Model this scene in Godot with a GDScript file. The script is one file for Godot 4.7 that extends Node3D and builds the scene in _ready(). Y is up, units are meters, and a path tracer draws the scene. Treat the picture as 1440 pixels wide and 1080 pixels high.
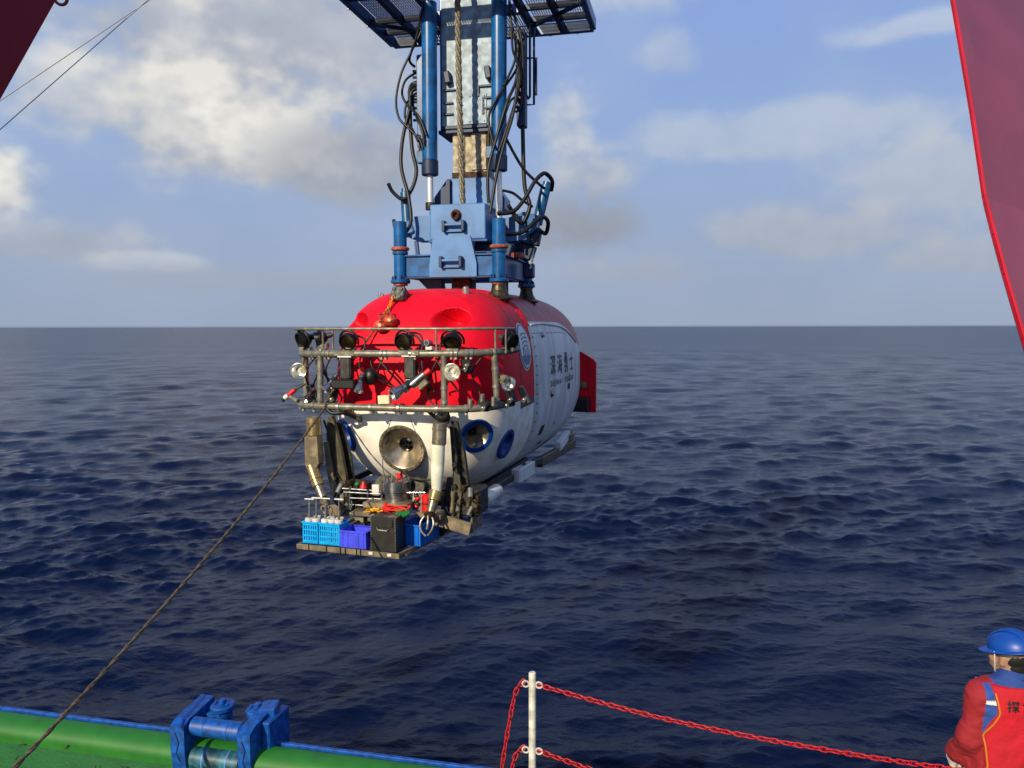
extends Node3D
# ---------------------------------------------------------------- mesh builder
class MB:
	var v := PackedVector3Array()
	var n := PackedVector3Array()
	var c := PackedColorArray()
	var col := Color(1, 1, 1)
	var use_col := false
	func tri(a: Vector3, b: Vector3, d: Vector3, na: Vector3, nb: Vector3, nd: Vector3) -> void:
		var g := (b - a).cross(d - a)
		if g.length_squared() < 1e-16: return
		if g.dot(na + nb + nd) > 0.0:
			v.append(a); v.append(d); v.append(b); n.append(na); n.append(nd); n.append(nb)
		else:
			v.append(a); v.append(b); v.append(d); n.append(na); n.append(nb); n.append(nd)
		if use_col:
			c.append(col); c.append(col); c.append(col)
	func quad(a: Vector3, b: Vector3, d: Vector3, e: Vector3, out: Vector3) -> void:
		var g := (b - a).cross(d - a).normalized()
		if g == Vector3.ZERO: g = (d - a).cross(e - a).normalized()
		if g.dot(out) < 0.0: g = -g
		tri(a, b, d, g, g, g); tri(a, d, e, g, g, g)
	func box(p: Vector3, s: Vector3, b := Basis.IDENTITY, bev := 0.006) -> MB:
		var h := s * 0.5
		bev = minf(bev, 0.3 * minf(h.x, minf(h.y, h.z)))
		var i := h - Vector3(bev, bev, bev)
		for ax in 3:
			var u := (ax + 1) % 3
			var w := (ax + 2) % 3
			for sg in [-1.0, 1.0]:
				var q := []
				for k in [[-1, -1], [1, -1], [1, 1], [-1, 1]]:
					var r := Vector3.ZERO
					r[ax] = sg * h[ax]; r[u] = k[0] * i[u]; r[w] = k[1] * i[w]
					q.append(p + b * r)
				var o := Vector3.ZERO
				o[ax] = sg
				quad(q[0], q[1], q[2], q[3], b * o)
				for s2 in [-1.0, 1.0]:       # bevel strip between +-ax and +-u
					var e := []
					for k in [-1.0, 1.0]:
						var r1 := Vector3.ZERO
						r1[ax] = sg * h[ax]; r1[u] = s2 * i[u]; r1[w] = k * i[w]
						var r2 := Vector3.ZERO
						r2[ax] = sg * i[ax]; r2[u] = s2 * h[u]; r2[w] = k * i[w]
						e.append(p + b * r1); e.append(p + b * r2)
					var oo := Vector3.ZERO
					oo[ax] = sg; oo[u] = s2
					quad(e[0], e[1], e[3], e[2], b * oo)
		for a in [-1.0, 1.0]:
			for d in [-1.0, 1.0]:
				for e in [-1.0, 1.0]:
					var g := b * Vector3(a, d, e).normalized()
					tri(p + b * Vector3(a * h.x, d * i.y, e * i.z), p + b * Vector3(a * i.x, d * h.y, e * i.z), p + b * Vector3(a * i.x, d * i.y, e * h.z), g, g, g)
		return self
	func axes(d: Vector3) -> Basis:          # y along d
		var y := d.normalized()
		var x := y.cross(Vector3(0.13, 0.21, 0.97)).normalized()
		if absf(y.dot(Vector3(0.13, 0.21, 0.97).normalized())) > 0.98: x = y.cross(Vector3.RIGHT).normalized()
		return Basis(x, y, x.cross(y))
	func lathe(p: Vector3, d: Vector3, prof: Array, seg := 20, sharp := true) -> MB:   # prof of Vector2(radius, height along d)
		var b := axes(d)
		for k in prof.size() - 1:
			var r0: Vector2 = prof[k]
			var r1: Vector2 = prof[k + 1]
			var t := (r1 - r0).normalized()
			var m := Vector2(t.y, -t.x)      # normal in (r, h)
			for s in seg:
				var a0 := TAU * s / seg
				var a1 := TAU * (s + 1) / seg
				var u0 := b.x * cos(a0) + b.z * sin(a0)
				var u1 := b.x * cos(a1) + b.z * sin(a1)
				var n0 := (u0 * m.x + b.y * m.y)
				var n1 := (u1 * m.x + b.y * m.y)
				var A := p + u0 * r0.x + b.y * r0.y
				var B := p + u1 * r0.x + b.y * r0.y
				var C := p + u1 * r1.x + b.y * r1.y
				var D := p + u0 * r1.x + b.y * r1.y
				tri(A, B, C, n0, n1, n1); tri(A, C, D, n0, n1 if r1.x == 0.0 else n1, n0)
		return self
	func cyl(a: Vector3, b: Vector3, r: float, seg := 16, r2 := -1.0, bev := 0.004) -> MB:
		if r2 < 0: r2 = r
		var h := (b - a).length()
		bev = minf(bev, minf(h * 0.3, minf(r, r2) * 0.4 + 0.0001))
		return lathe(a, b - a, [Vector2(0, 0), Vector2(r - bev, 0), Vector2(r, bev), Vector2(r2, h - bev), Vector2(r2 - bev, h), Vector2(0, h)], seg)
	func tube(pts: Array, r: float, seg := 8, closed := false, caps := true) -> MB:
		var m := pts.size()
		var x := Vector3.ZERO
		var rings := []
		for i in m:
			var t: Vector3
			if closed: t = (pts[(i + 1) % m] - pts[(i + m - 1) % m]).normalized()
			else: t = (pts[mini(i + 1, m - 1)] - pts[maxi(i - 1, 0)]).normalized()
			if x == Vector3.ZERO: x = axes(t).x
			x = (x - t * x.dot(t)).normalized()
			var y := t.cross(x)
			var ring := []
			for s in seg: ring.append(x * cos(TAU * s / seg) + y * sin(TAU * s / seg))
			rings.append(ring)
		for i in (m if closed else m - 1):
			var j := (i + 1) % m
			var best := 0
			if closed and j == 0:
				var bd := -2.0
				for q in seg:
					var dd: float = rings[i][0].dot(rings[0][q])
					if dd > bd: bd = dd; best = q
			for s in seg:
				var s1 := (s + 1) % seg
				var a0: Vector3 = rings[i][s]; var a1: Vector3 = rings[i][s1]
				var b0: Vector3 = rings[j][(s + best) % seg]; var b1: Vector3 = rings[j][(s1 + best) % seg]
				tri(pts[i] + a0 * r, pts[i] + a1 * r, pts[j] + b1 * r, a0, a1, b1)
				tri(pts[i] + a0 * r, pts[j] + b1 * r, pts[j] + b0 * r, a0, b1, b0)
		if caps and not closed:
			for e in [0, m - 1]:
				var o: Vector3 = (pts[0] - pts[1]).normalized() if e == 0 else (pts[m - 1] - pts[m - 2]).normalized()
				for s in seg: tri(pts[e], pts[e] + rings[e][s] * r, pts[e] + rings[e][(s + 1) % seg] * r, o, o, o)
		return self
	func prism(poly: PackedVector2Array, o: Vector3, ux: Vector3, uy: Vector3, depth: float) -> MB:   # polygon in (ux, uy), extruded both ways
		var w := ux.cross(uy).normalized()
		var idx := Geometry2D.triangulate_polygon(poly)
		for sg in [-0.5, 0.5]:
			var k: Vector3 = w * depth * sg
			for t in range(0, idx.size(), 3):
				var q := []
				for e in 3: q.append(o + ux * poly[idx[t + e]].x + uy * poly[idx[t + e]].y + k)
				var nn: Vector3 = w * signf(sg)
				tri(q[0], q[1], q[2], nn, nn, nn)
		var area := 0.0
		for i in poly.size(): area += poly[i].cross(poly[(i + 1) % poly.size()])
		for i in poly.size():
			var a := poly[i]
			var b := poly[(i + 1) % poly.size()]
			var e2 := (b - a).normalized()
			var out2 := Vector2(e2.y, -e2.x) * signf(area)
			var out := ux * out2.x + uy * out2.y
			var A := o + ux * a.x + uy * a.y
			var B := o + ux * b.x + uy * b.y
			quad(A - w * depth * 0.5, B - w * depth * 0.5, B + w * depth * 0.5, A + w * depth * 0.5, out)
		return self
	func ball(p: Vector3, r: Vector3, seg := 16, rows := 10) -> MB:
		for i in rows:
			for s in seg:
				var q := []
				for k in [[i, s], [i + 1, s], [i + 1, s + 1], [i, s + 1]]:
					var la: float = PI * k[0] / rows
					var lo: float = TAU * k[1] / seg
					q.append(Vector3(sin(la) * cos(lo), cos(la), sin(la) * sin(lo)))
				var nn := []
				for k in 4: nn.append((q[k] / r).normalized())
				tri(p + q[0] * r, p + q[1] * r, p + q[2] * r, nn[0], nn[1], nn[2])
				tri(p + q[0] * r, p + q[2] * r, p + q[3] * r, nn[0], nn[2], nn[3])
		return self
	func patch(P: Array, ctr: Vector3, axis: Vector3, holes := []) -> MB:   # P[i][j] points, smooth normals facing away from a line through ctr; holes of [centre, radius] stay open
		var ni := P.size()
		var nj: int = P[0].size()
		var N := []
		for i in ni:
			var row := []
			for j in nj:
				var g: Vector3 = (P[mini(i + 1, ni - 1)][j] - P[maxi(i - 1, 0)][j]).cross(P[i][mini(j + 1, nj - 1)] - P[i][maxi(j - 1, 0)])
				var o: Vector3 = P[i][j] - ctr
				o -= axis * o.dot(axis)
				if g.length_squared() < 1e-14: g = o
				g = g.normalized()
				if g.dot(o) < 0: g = -g
				row.append(g)
			N.append(row)
		for i in ni - 1:
			for j in nj - 1:
				var mid: Vector3 = (P[i][j] + P[i + 1][j + 1]) * 0.5
				var open := false
				for q in holes:
					if mid.distance_squared_to(q[0]) < q[1] * q[1]: open = true
				if open: continue
				tri(P[i][j], P[i + 1][j], P[i + 1][j + 1], N[i][j], N[i + 1][j], N[i + 1][j + 1])
				tri(P[i][j], P[i + 1][j + 1], P[i][j + 1], N[i][j], N[i + 1][j + 1], N[i][j + 1])
		return self
	func mesh() -> ArrayMesh:
		var a := []
		a.resize(Mesh.ARRAY_MAX)
		a[Mesh.ARRAY_VERTEX] = v
		a[Mesh.ARRAY_NORMAL] = n
		if use_col: a[Mesh.ARRAY_COLOR] = c
		var m := ArrayMesh.new()
		m.add_surface_from_arrays(Mesh.PRIMITIVE_TRIANGLES, a)
		return m

func V(x: float, y: float, z: float) -> Vector3: return Vector3(x, y, z)
func smooth(pts: Array, k := 5) -> Array:              # Catmull-Rom through the points
	var out := []
	for i in pts.size() - 1:
		var a: Vector3 = pts[maxi(i - 1, 0)]
		var b: Vector3 = pts[i]
		var c: Vector3 = pts[i + 1]
		var d: Vector3 = pts[mini(i + 2, pts.size() - 1)]
		for s in k: out.append(b.cubic_interpolate(c, a, d, float(s) / k))
	out.append(pts[-1])
	return out

# ---------------------------------------------------------------- things and parts
const EYE := 8.0                                        # the deck from which one looks stands high over the water
var SUBF := Transform3D(Basis(Vector3.UP, deg_to_rad(-15.0)), Vector3(-1.51, EYE, -10.8))
var RIGF := Transform3D(Basis(Vector3.UP, deg_to_rad(-13.0)), Vector3(-0.85, EYE, -13.6))
var SHIPF := Transform3D(Basis(Vector3.UP, deg_to_rad(-13.0)), Vector3(0, EYE, 0))
var WORLDF := Transform3D(Basis.IDENTITY, Vector3(0, EYE, 0))
var taken := {}
var M := {}
func numbered(parent: Node, called: String) -> String:
	var key := str(parent.get_instance_id()) + called
	var k: int = taken.get(key, 0)
	taken[key] = k + 1
	return called if k == 0 else "%s_%03d" % [called, k]
func tag(o: Node, label: String, category: String, group := "") -> void:
	if label: o.set_meta("label", label)
	if category: o.set_meta("category", category)
	if group: o.set_meta("group", group)
func thing(called: String, label: String, category: String, frame: Transform3D, base: Vector3, group := "") -> Node3D:
	var o := Node3D.new()
	o.name = numbered(self, called)
	add_child(o, true)
	o.transform = frame * Transform3D(Basis.IDENTITY, base)
	o.set_meta("base", base)
	tag(o, label, category, group)
	return o
func part(t: Node3D, called: String, mb: MB, m: Material, label := "", as_is := Vector3.ZERO) -> MeshInstance3D:   # mb is in the thing's frame
	var o := MeshInstance3D.new()
	o.mesh = mb.mesh()
	o.material_override = m
	o.name = numbered(t, called)
	t.add_child(o, true)
	if t.has_meta("base"): o.position = -t.get_meta("base")
	if label: o.set_meta("label", label)
	return o
func one(called: String, mb: MB, m: Material, label: String, category: String, frame: Transform3D, base: Vector3, group := "") -> MeshInstance3D:
	var o := MeshInstance3D.new()
	for i in mb.v.size(): mb.v[i] -= base
	o.mesh = mb.mesh()
	o.material_override = m
	o.name = numbered(self, called)
	add_child(o, true)
	o.transform = frame * Transform3D(Basis.IDENTITY, base)
	tag(o, label, category, group)
	return o

# ---------------------------------------------------------------- materials
func noise_tex(seed_: int, freq: float, lo: float, hi: float, stretch := 1.0, oct := 5, size := 256, pow_ := 1.0) -> ImageTexture:
	var f := FastNoiseLite.new()
	f.seed = seed_
	f.noise_type = FastNoiseLite.TYPE_SIMPLEX_SMOOTH
	f.frequency = freq
	f.fractal_octaves = oct
	var im: Image
	if stretch > 1.0: im = f.get_seamless_image(int(size / stretch), size)
	elif stretch < -1.0: im = f.get_seamless_image(size, int(size / -stretch))
	else: im = f.get_seamless_image(size, size)
	im.convert(Image.FORMAT_RGB8)
	if absf(stretch) > 1.0: im.resize(size, size, Image.INTERPOLATE_CUBIC)
	for y in size:
		for x in size:
			var g := pow(im.get_pixel(x, y).r, pow_)
			g = lerpf(lo, hi, clampf((g - 0.2) / 0.6, 0, 1))
			im.set_pixel(x, y, Color(g, g, g))
	im.generate_mipmaps()
	return ImageTexture.create_from_image(im)
func bump_tex(seed_: int, freq: float, strength: float, size := 256) -> ImageTexture:
	var f := FastNoiseLite.new()
	f.seed = seed_
	f.frequency = freq
	f.fractal_octaves = 4
	var im := f.get_seamless_image(size, size)
	im.convert(Image.FORMAT_RGBA8)
	im.bump_map_to_normal_map(strength)
	return ImageTexture.create_from_image(im)
var TX := {}
func mat(called: String, col: Color, rough := 0.5, metal := 0.0, tex := "", scale := 1.0, bump := "", bump_k := 0.3, spec := 0.5) -> StandardMaterial3D:
	var m := StandardMaterial3D.new()
	m.resource_name = called
	m.albedo_color = col
	m.roughness = rough
	m.metallic = metal
	m.metallic_specular = spec
	if tex or bump:
		m.uv1_triplanar = true
		m.uv1_scale = Vector3.ONE * scale
	if tex: m.albedo_texture = TX[tex]
	if bump:
		m.normal_enabled = true
		m.normal_texture = TX[bump]
		m.normal_scale = bump_k
	M[called] = m
	return m
func _ready() -> void:
	# ------------------------------------------------ camera, sky, sun, exposure
	var cam := Camera3D.new()
	cam.name = "camera"
	cam.keep_aspect = Camera3D.KEEP_HEIGHT
	cam.fov = rad_to_deg(2.0 * atan(540.0 / 1123.0))
	cam.far = 30000.0
	cam.near = 0.05
	add_child(cam)
	cam.position = Vector3(0, EYE, 0)
	cam.rotation = Vector3(-atan(80.0 / 1123.0), 0, deg_to_rad(-0.1))
	cam.current = true
	var we := WorldEnvironment.new()
	we.name = "sky"
	var env := Environment.new()
	env.background_mode = Environment.BG_SKY
	var sky := Sky.new()
	var pano := PanoramaSkyMaterial.new()
	pano.panorama = make_sky()
	pano.energy_multiplier = 1.0
	sky.sky_material = pano
	env.sky = sky
	env.tonemap_mode = Environment.TONE_MAPPER_LINEAR
	env.tonemap_exposure = 1.06
	env.sdfgi_enabled = true
	env.ssao_enabled = true
	env.ssil_enabled = true
	we.environment = env
	add_child(we)
	var sun := DirectionalLight3D.new()
	sun.name = "sun"
	sun.light_color = Color(1.0, 0.93, 0.80)
	sun.light_energy = 1.6
	sun.light_angular_distance = 0.5
	sun.shadow_enabled = true
	add_child(sun)
	var az := deg_to_rad(32.0)                            # the sun stands behind the camera, to its left
	var el := deg_to_rad(27.0)
	var to_sun := Vector3(-sin(az) * cos(el), sin(el), cos(az) * cos(el))
	sun.look_at_from_position(Vector3.ZERO, -to_sun, Vector3.UP)
	# ------------------------------------------------ materials
	make_materials()
	# ------------------------------------------------ setting, then things
	build_sea()
	build_ship()
	build_sub()
	build_frame()
	build_arms()
	build_payload()
	build_rig()
	build_lines()
	build_person()

# ---------------------------------------------------------------- sky
func ss(a: float, b: float, x: float) -> float: return smoothstep(a, b, x)
func make_sky() -> ImageTexture:
	var W := 2560
	var H := 1280
	var fa := FastNoiseLite.new()
	fa.seed = 11; fa.noise_type = FastNoiseLite.TYPE_SIMPLEX_SMOOTH; fa.frequency = 2.6; fa.fractal_octaves = 6; fa.fractal_gain = 0.52
	var fb := FastNoiseLite.new()
	fb.seed = 4; fb.noise_type = FastNoiseLite.TYPE_SIMPLEX_SMOOTH; fb.frequency = 9.0; fb.fractal_octaves = 5; fb.fractal_gain = 0.55
	var fc := FastNoiseLite.new()
	fc.seed = 23; fc.noise_type = FastNoiseLite.TYPE_SIMPLEX_SMOOTH; fc.frequency = 1.3; fc.fractal_octaves = 3
	# clouds: azimuth, elevation (degrees), half sizes, density, lightness of its top, lightness of its base
	var banks := [
		[-18.0, 19.0, 13.0, 9.0, 0.85, 0.756, 0.67], [-19.0, 13.0, 10.0, 6.0, 1.05, 0.864, 0.67], [-16.5, 12.6, 6.5, 3.4, 0.85, 0.929, 0.734], [-27.5, 14.0, 5.5, 4.0, 0.75, 0.864, 0.713], [-11.0, 11.0, 7.5, 4.5, 0.8, 0.72, 0.60],
		[-21.0, 22.5, 5.0, 4.0, 0.8, 0.907, 0.756], [-33.5, 8.5, 4.2, 4.0, 0.95, 0.929, 0.691], [-29.0, 5.2, 6.5, 2.0, 0.55, 0.756, 0.626], [-24.5, 4.2, 4.5, 0.9, 0.38, 0.864, 0.713],
		[3.8, 14.0, 2.8, 3.8, 0.66, 0.907, 0.713], [5.5, 10.5, 4.5, 3.0, 0.7, 0.821, 0.67], [5.0, 7.0, 6.0, 3.4, 0.75, 0.648, 0.562], [10.0, 22.5, 8.5, 2.8, 0.50, 0.864, 0.778], [11.0, 18.0, 2.6, 2.0, 0.35, 0.842, 0.756],
		[26.0, 18.0, 5.0, 1.2, 0.42, 0.886, 0.821], [19.0, 12.5, 16.0, 2.4, 0.42, 0.821, 0.756], [28.0, 9.0, 8.0, 3.6, 0.5, 0.778, 0.713], [20.0, 6.0, 11.0, 2.6, 0.6, 0.734, 0.67], [9.0, 3.8, 7.0, 1.6, 0.5, 0.713, 0.648], [31.0, 4.2, 9.0, 1.6, 0.5, 0.724, 0.659], [-15.0, 3.0, 16.0, 1.6, 0.4, 0.67, 0.616]]
	var rng := RandomNumberGenerator.new()
	rng.seed = 5
	for k in 70:
		var a := rng.randf_range(44.0, 316.0)
		var e := pow(rng.randf(), 1.6) * 60.0 + 2.5
		banks.append([a if a < 180.0 else a - 360.0, e, rng.randf_range(4.0, 11.0), rng.randf_range(1.2, 5.0) * (0.5 + e / 40.0), rng.randf_range(0.4, 1.0), rng.randf_range(0.75, 0.92), rng.randf_range(0.55, 0.7)])
	for k in 16: banks.append([rng.randf_range(-40.0, 40.0), rng.randf_range(30.0, 75.0), rng.randf_range(6.0, 14.0), rng.randf_range(3.0, 7.0), rng.randf_range(0.4, 0.9), 0.88, 0.66])
	var im := Image.create(W, H, false, Image.FORMAT_RGB8)
	im.fill(Color(0.10, 0.13, 0.19))
	for y in range(0, H / 2):
		var el := 90.0 - 180.0 * (y + 0.5) / H
		var ce := cos(deg_to_rad(el))
		var se := sin(deg_to_rad(el))
		var row := []
		for b in banks:
			if absf(el - b[1]) < 2.3 * b[3] + 1.5: row.append(b)
		var t1 := ss(0.0, 14.0, el)
		var t2 := ss(8.0, 34.0, el)
		var base: Vector3 = Vector3(0.60, 0.655, 0.745).lerp(Vector3(0.575, 0.670, 0.825), t1).lerp(Vector3(0.475, 0.600, 0.865), t2).lerp(Vector3(0.32, 0.47, 0.78), ss(30.0, 80.0, el))
		for x in W:
			var azd := (x + 0.5) / W * 360.0                  # 0 is -z, to the right positive
			if azd > 180.0: azd -= 360.0
			var ar := deg_to_rad(azd)
			var dx := sin(ar) * ce
			var dz := -cos(ar) * ce
			var p := Vector3(dx * 2.1, se * 3.0, dz * 2.1)
			var na := fa.get_noise_3dv(p)
			var c := base
			# thin high veil
			var veil := clampf(fc.get_noise_3dv(p * 1.4) * 0.5 + 0.18 + na * 0.16, 0.0, 0.5)
			c = c.lerp(Vector3(0.68, 0.73, 0.82), veil * 0.7)
			if not row.is_empty():
				var nb := 9.0
				for b in row:
					var da: float = absf(azd - b[0])
					if da > 180.0: da = 360.0 - da
					var ux: float = da * ce / b[2]
					if ux > 2.3: continue
					if nb > 8.0: nb = fb.get_noise_3dv(p)
					var uy: float = (el - b[1]) / b[3]
					var g: float = exp(-(ux * ux + uy * uy * (1.0 if uy > 0 else 1.7)) * 1.3)
					var d: float = g * 1.15 + na * 0.56 * (0.3 + g) + nb * 0.34 * (0.3 + g) - 0.26
					d = ss(0.0, 0.66, d) * b[4]
					if d <= 0.003: continue
					var lit: float = lerpf(b[6], b[5], clampf(0.55 + 0.40 * uy + 0.62 * na + 0.45 * nb, 0.0, 1.0))
					var cc := Vector3(lit * 0.965, lit * 0.985, lit * 1.03).lerp(Vector3(lit * 1.03, lit * 1.02, lit * 0.985), ss(0.68, 0.9, lit))
					c = c.lerp(cc, minf(d, 0.97) * ss(-0.5, 4.0, el))
			c = c.lerp(Vector3(0.59, 0.645, 0.735), 0.7 * (1.0 - ss(0.0, 5.0, el)))
			im.set_pixel(x, y, Color(c.x, c.y, c.z))
	return ImageTexture.create_from_image(im)

# ---------------------------------------------------------------- sea
func build_sea() -> void:
	var rng := RandomNumberGenerator.new()
	rng.seed = 77
	var NW := 64
	var kx := PackedFloat32Array(); var kz := PackedFloat32Array(); var am := PackedFloat32Array(); var ph := PackedFloat32Array(); var wl := PackedFloat32Array(); var kk := PackedFloat32Array()
	for i in NW:
		var lam := 9.0 * pow(0.16 / 9.0, (i + rng.randf() * 0.8) / NW)
		var spread := 1.1 if lam < 1.2 else 0.75
		var dir := deg_to_rad(76.0) + rng.randfn() * spread * 0.50      # mostly rolling towards the ship, a little from the left
		var k := TAU / lam
		var slope := 0.026 if lam > 5.0 else (0.040 if lam > 2.5 else (0.058 if lam > 0.9 else (0.058 if lam > 0.4 else 0.052)))
		kx.append(cos(dir) * k); kz.append(sin(dir) * k); am.append(slope / k * rng.randf_range(0.7, 1.3)); ph.append(rng.randf() * TAU); wl.append(lam); kk.append(k)
	var radii := []
	var r := 9.0
	while r < 420.0:
		radii.append(r); r += minf(maxf(0.06, r * r / 7200.0), r * 0.0115)
	while r < 22000.0:
		radii.append(r); r *= 1.07
	var azs := []
	var a := -180.0
	while a < 179.99:
		azs.append(a)
		a += 0.13 if absf(a) < 37.0 else (0.6 if absf(a) < 60.0 else 4.0)
		if azs[-1] < -37.0 and a > -37.0: a = -37.0
	var nr := radii.size()
	var na := azs.size()
	var vv := PackedVector3Array(); var nn := PackedVector3Array(); var uv := PackedVector2Array(); var tg := PackedFloat32Array()
	vv.resize(nr * na); nn.resize(nr * na); uv.resize(nr * na); tg.resize(nr * na * 4)
	var sa := PackedFloat32Array(); var ca := PackedFloat32Array()
	for q in azs: sa.append(sin(deg_to_rad(q))); ca.append(-cos(deg_to_rad(q)))
	var gust := FastNoiseLite.new()
	gust.seed = 21; gust.frequency = 0.035; gust.fractal_octaves = 3
	for i in nr:
		var R: float = radii[i]
		var cell := maxf(maxf(minf(R * R / 7200.0, R * 0.0115), 0.06), R * 0.0024)
		var cnt := 0
		while cnt < NW and wl[cnt] > 2.2 * cell: cnt += 1
		if R > 900.0: cnt = 0
		for j in na:
			var x := R * sa[j]
			var z := R * ca[j]
			var h := 0.0; var ox := 0.0; var oz := 0.0; var gx := 0.0; var gz := 0.0
			if absf(azs[j]) < 60.0 and cnt > 0:
				var gu := 1.0 + 0.9 * gust.get_noise_2d(x, z * 1.6)
				for w in cnt:
					var t := kx[w] * x + kz[w] * z + ph[w]
					var s := sin(t); var co := cos(t)
					var A := am[w] * (gu if wl[w] < 3.0 else 1.0)
					h += A * co
					var q := A * s / kk[w]
					ox -= q * kx[w]; oz -= q * kz[w]
					gx -= A * kx[w] * s; gz -= A * kz[w] * s
			var o := i * na + j
			vv[o] = Vector3(x + ox * 1.05, h, z + oz * 1.05)
			nn[o] = Vector3(-gx, 1.0, -gz).normalized()
			uv[o] = Vector2(x, z)
			tg[o * 4] = 1.0; tg[o * 4 + 3] = 1.0
	var me := ArrayMesh.new()
	var bands := [0.0, 45.0, 65.0, 90.0, 120.0, 155.0, 200.0, 260.0, 340.0, 450.0, 620.0, 1e9]   # farther out the unresolved wavelets act as roughness
	for k in 11:
		var ix := PackedInt32Array()
		for i in nr - 1:
			if radii[i] < bands[k] or radii[i] >= bands[k + 1]: continue
			for j in na:
				var j1 := (j + 1) % na
				var p := i * na + j; var q := i * na + j1; var s := p + na; var t := q + na
				ix.append(p); ix.append(s); ix.append(t); ix.append(p); ix.append(t); ix.append(q)
		var arr := []
		arr.resize(Mesh.ARRAY_MAX)
		arr[Mesh.ARRAY_VERTEX] = vv; arr[Mesh.ARRAY_NORMAL] = nn; arr[Mesh.ARRAY_TEX_UV] = uv; arr[Mesh.ARRAY_TANGENT] = tg; arr[Mesh.ARRAY_INDEX] = ix
		me.add_surface_from_arrays(Mesh.PRIMITIVE_TRIANGLES, arr)
	var o2 := MeshInstance3D.new()
	o2.mesh = me
	o2.name = "sea"
	# ripples
	var f := FastNoiseLite.new()
	f.seed = 9; f.noise_type = FastNoiseLite.TYPE_SIMPLEX_SMOOTH; f.frequency = 0.010; f.fractal_type = FastNoiseLite.FRACTAL_RIDGED; f.fractal_octaves = 6; f.fractal_gain = 0.62; f.fractal_lacunarity = 2.1
	f.domain_warp_enabled = true; f.domain_warp_amplitude = 30.0; f.domain_warp_frequency = 0.008
	var im := f.get_seamless_image(512, 1024)
	im.convert(Image.FORMAT_RGBA8)
	im.resize(1024, 1024, Image.INTERPOLATE_CUBIC)
	im.bump_map_to_normal_map(5.0)
	im.generate_mipmaps()
	var m := StandardMaterial3D.new()
	m.resource_name = "sea_water"
	m.albedo_color = Color(0.010, 0.055, 0.175)
	m.roughness = 0.06
	m.metallic_specular = 0.22
	m.normal_enabled = true
	m.normal_texture = ImageTexture.create_from_image(im)
	m.normal_scale = 1.1
	m.uv1_scale = Vector3(1.0 / 3.6, 1.0 / 3.6, 1)
	for k in 11:
		var mk: StandardMaterial3D = m.duplicate()
		mk.roughness = [0.05, 0.07, 0.09, 0.12, 0.15, 0.175, 0.21, 0.235, 0.25, 0.255, 0.255][k]
		me.surface_set_material(k, mk)
	o2.set_meta("kind", "structure")
	add_child(o2)

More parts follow.
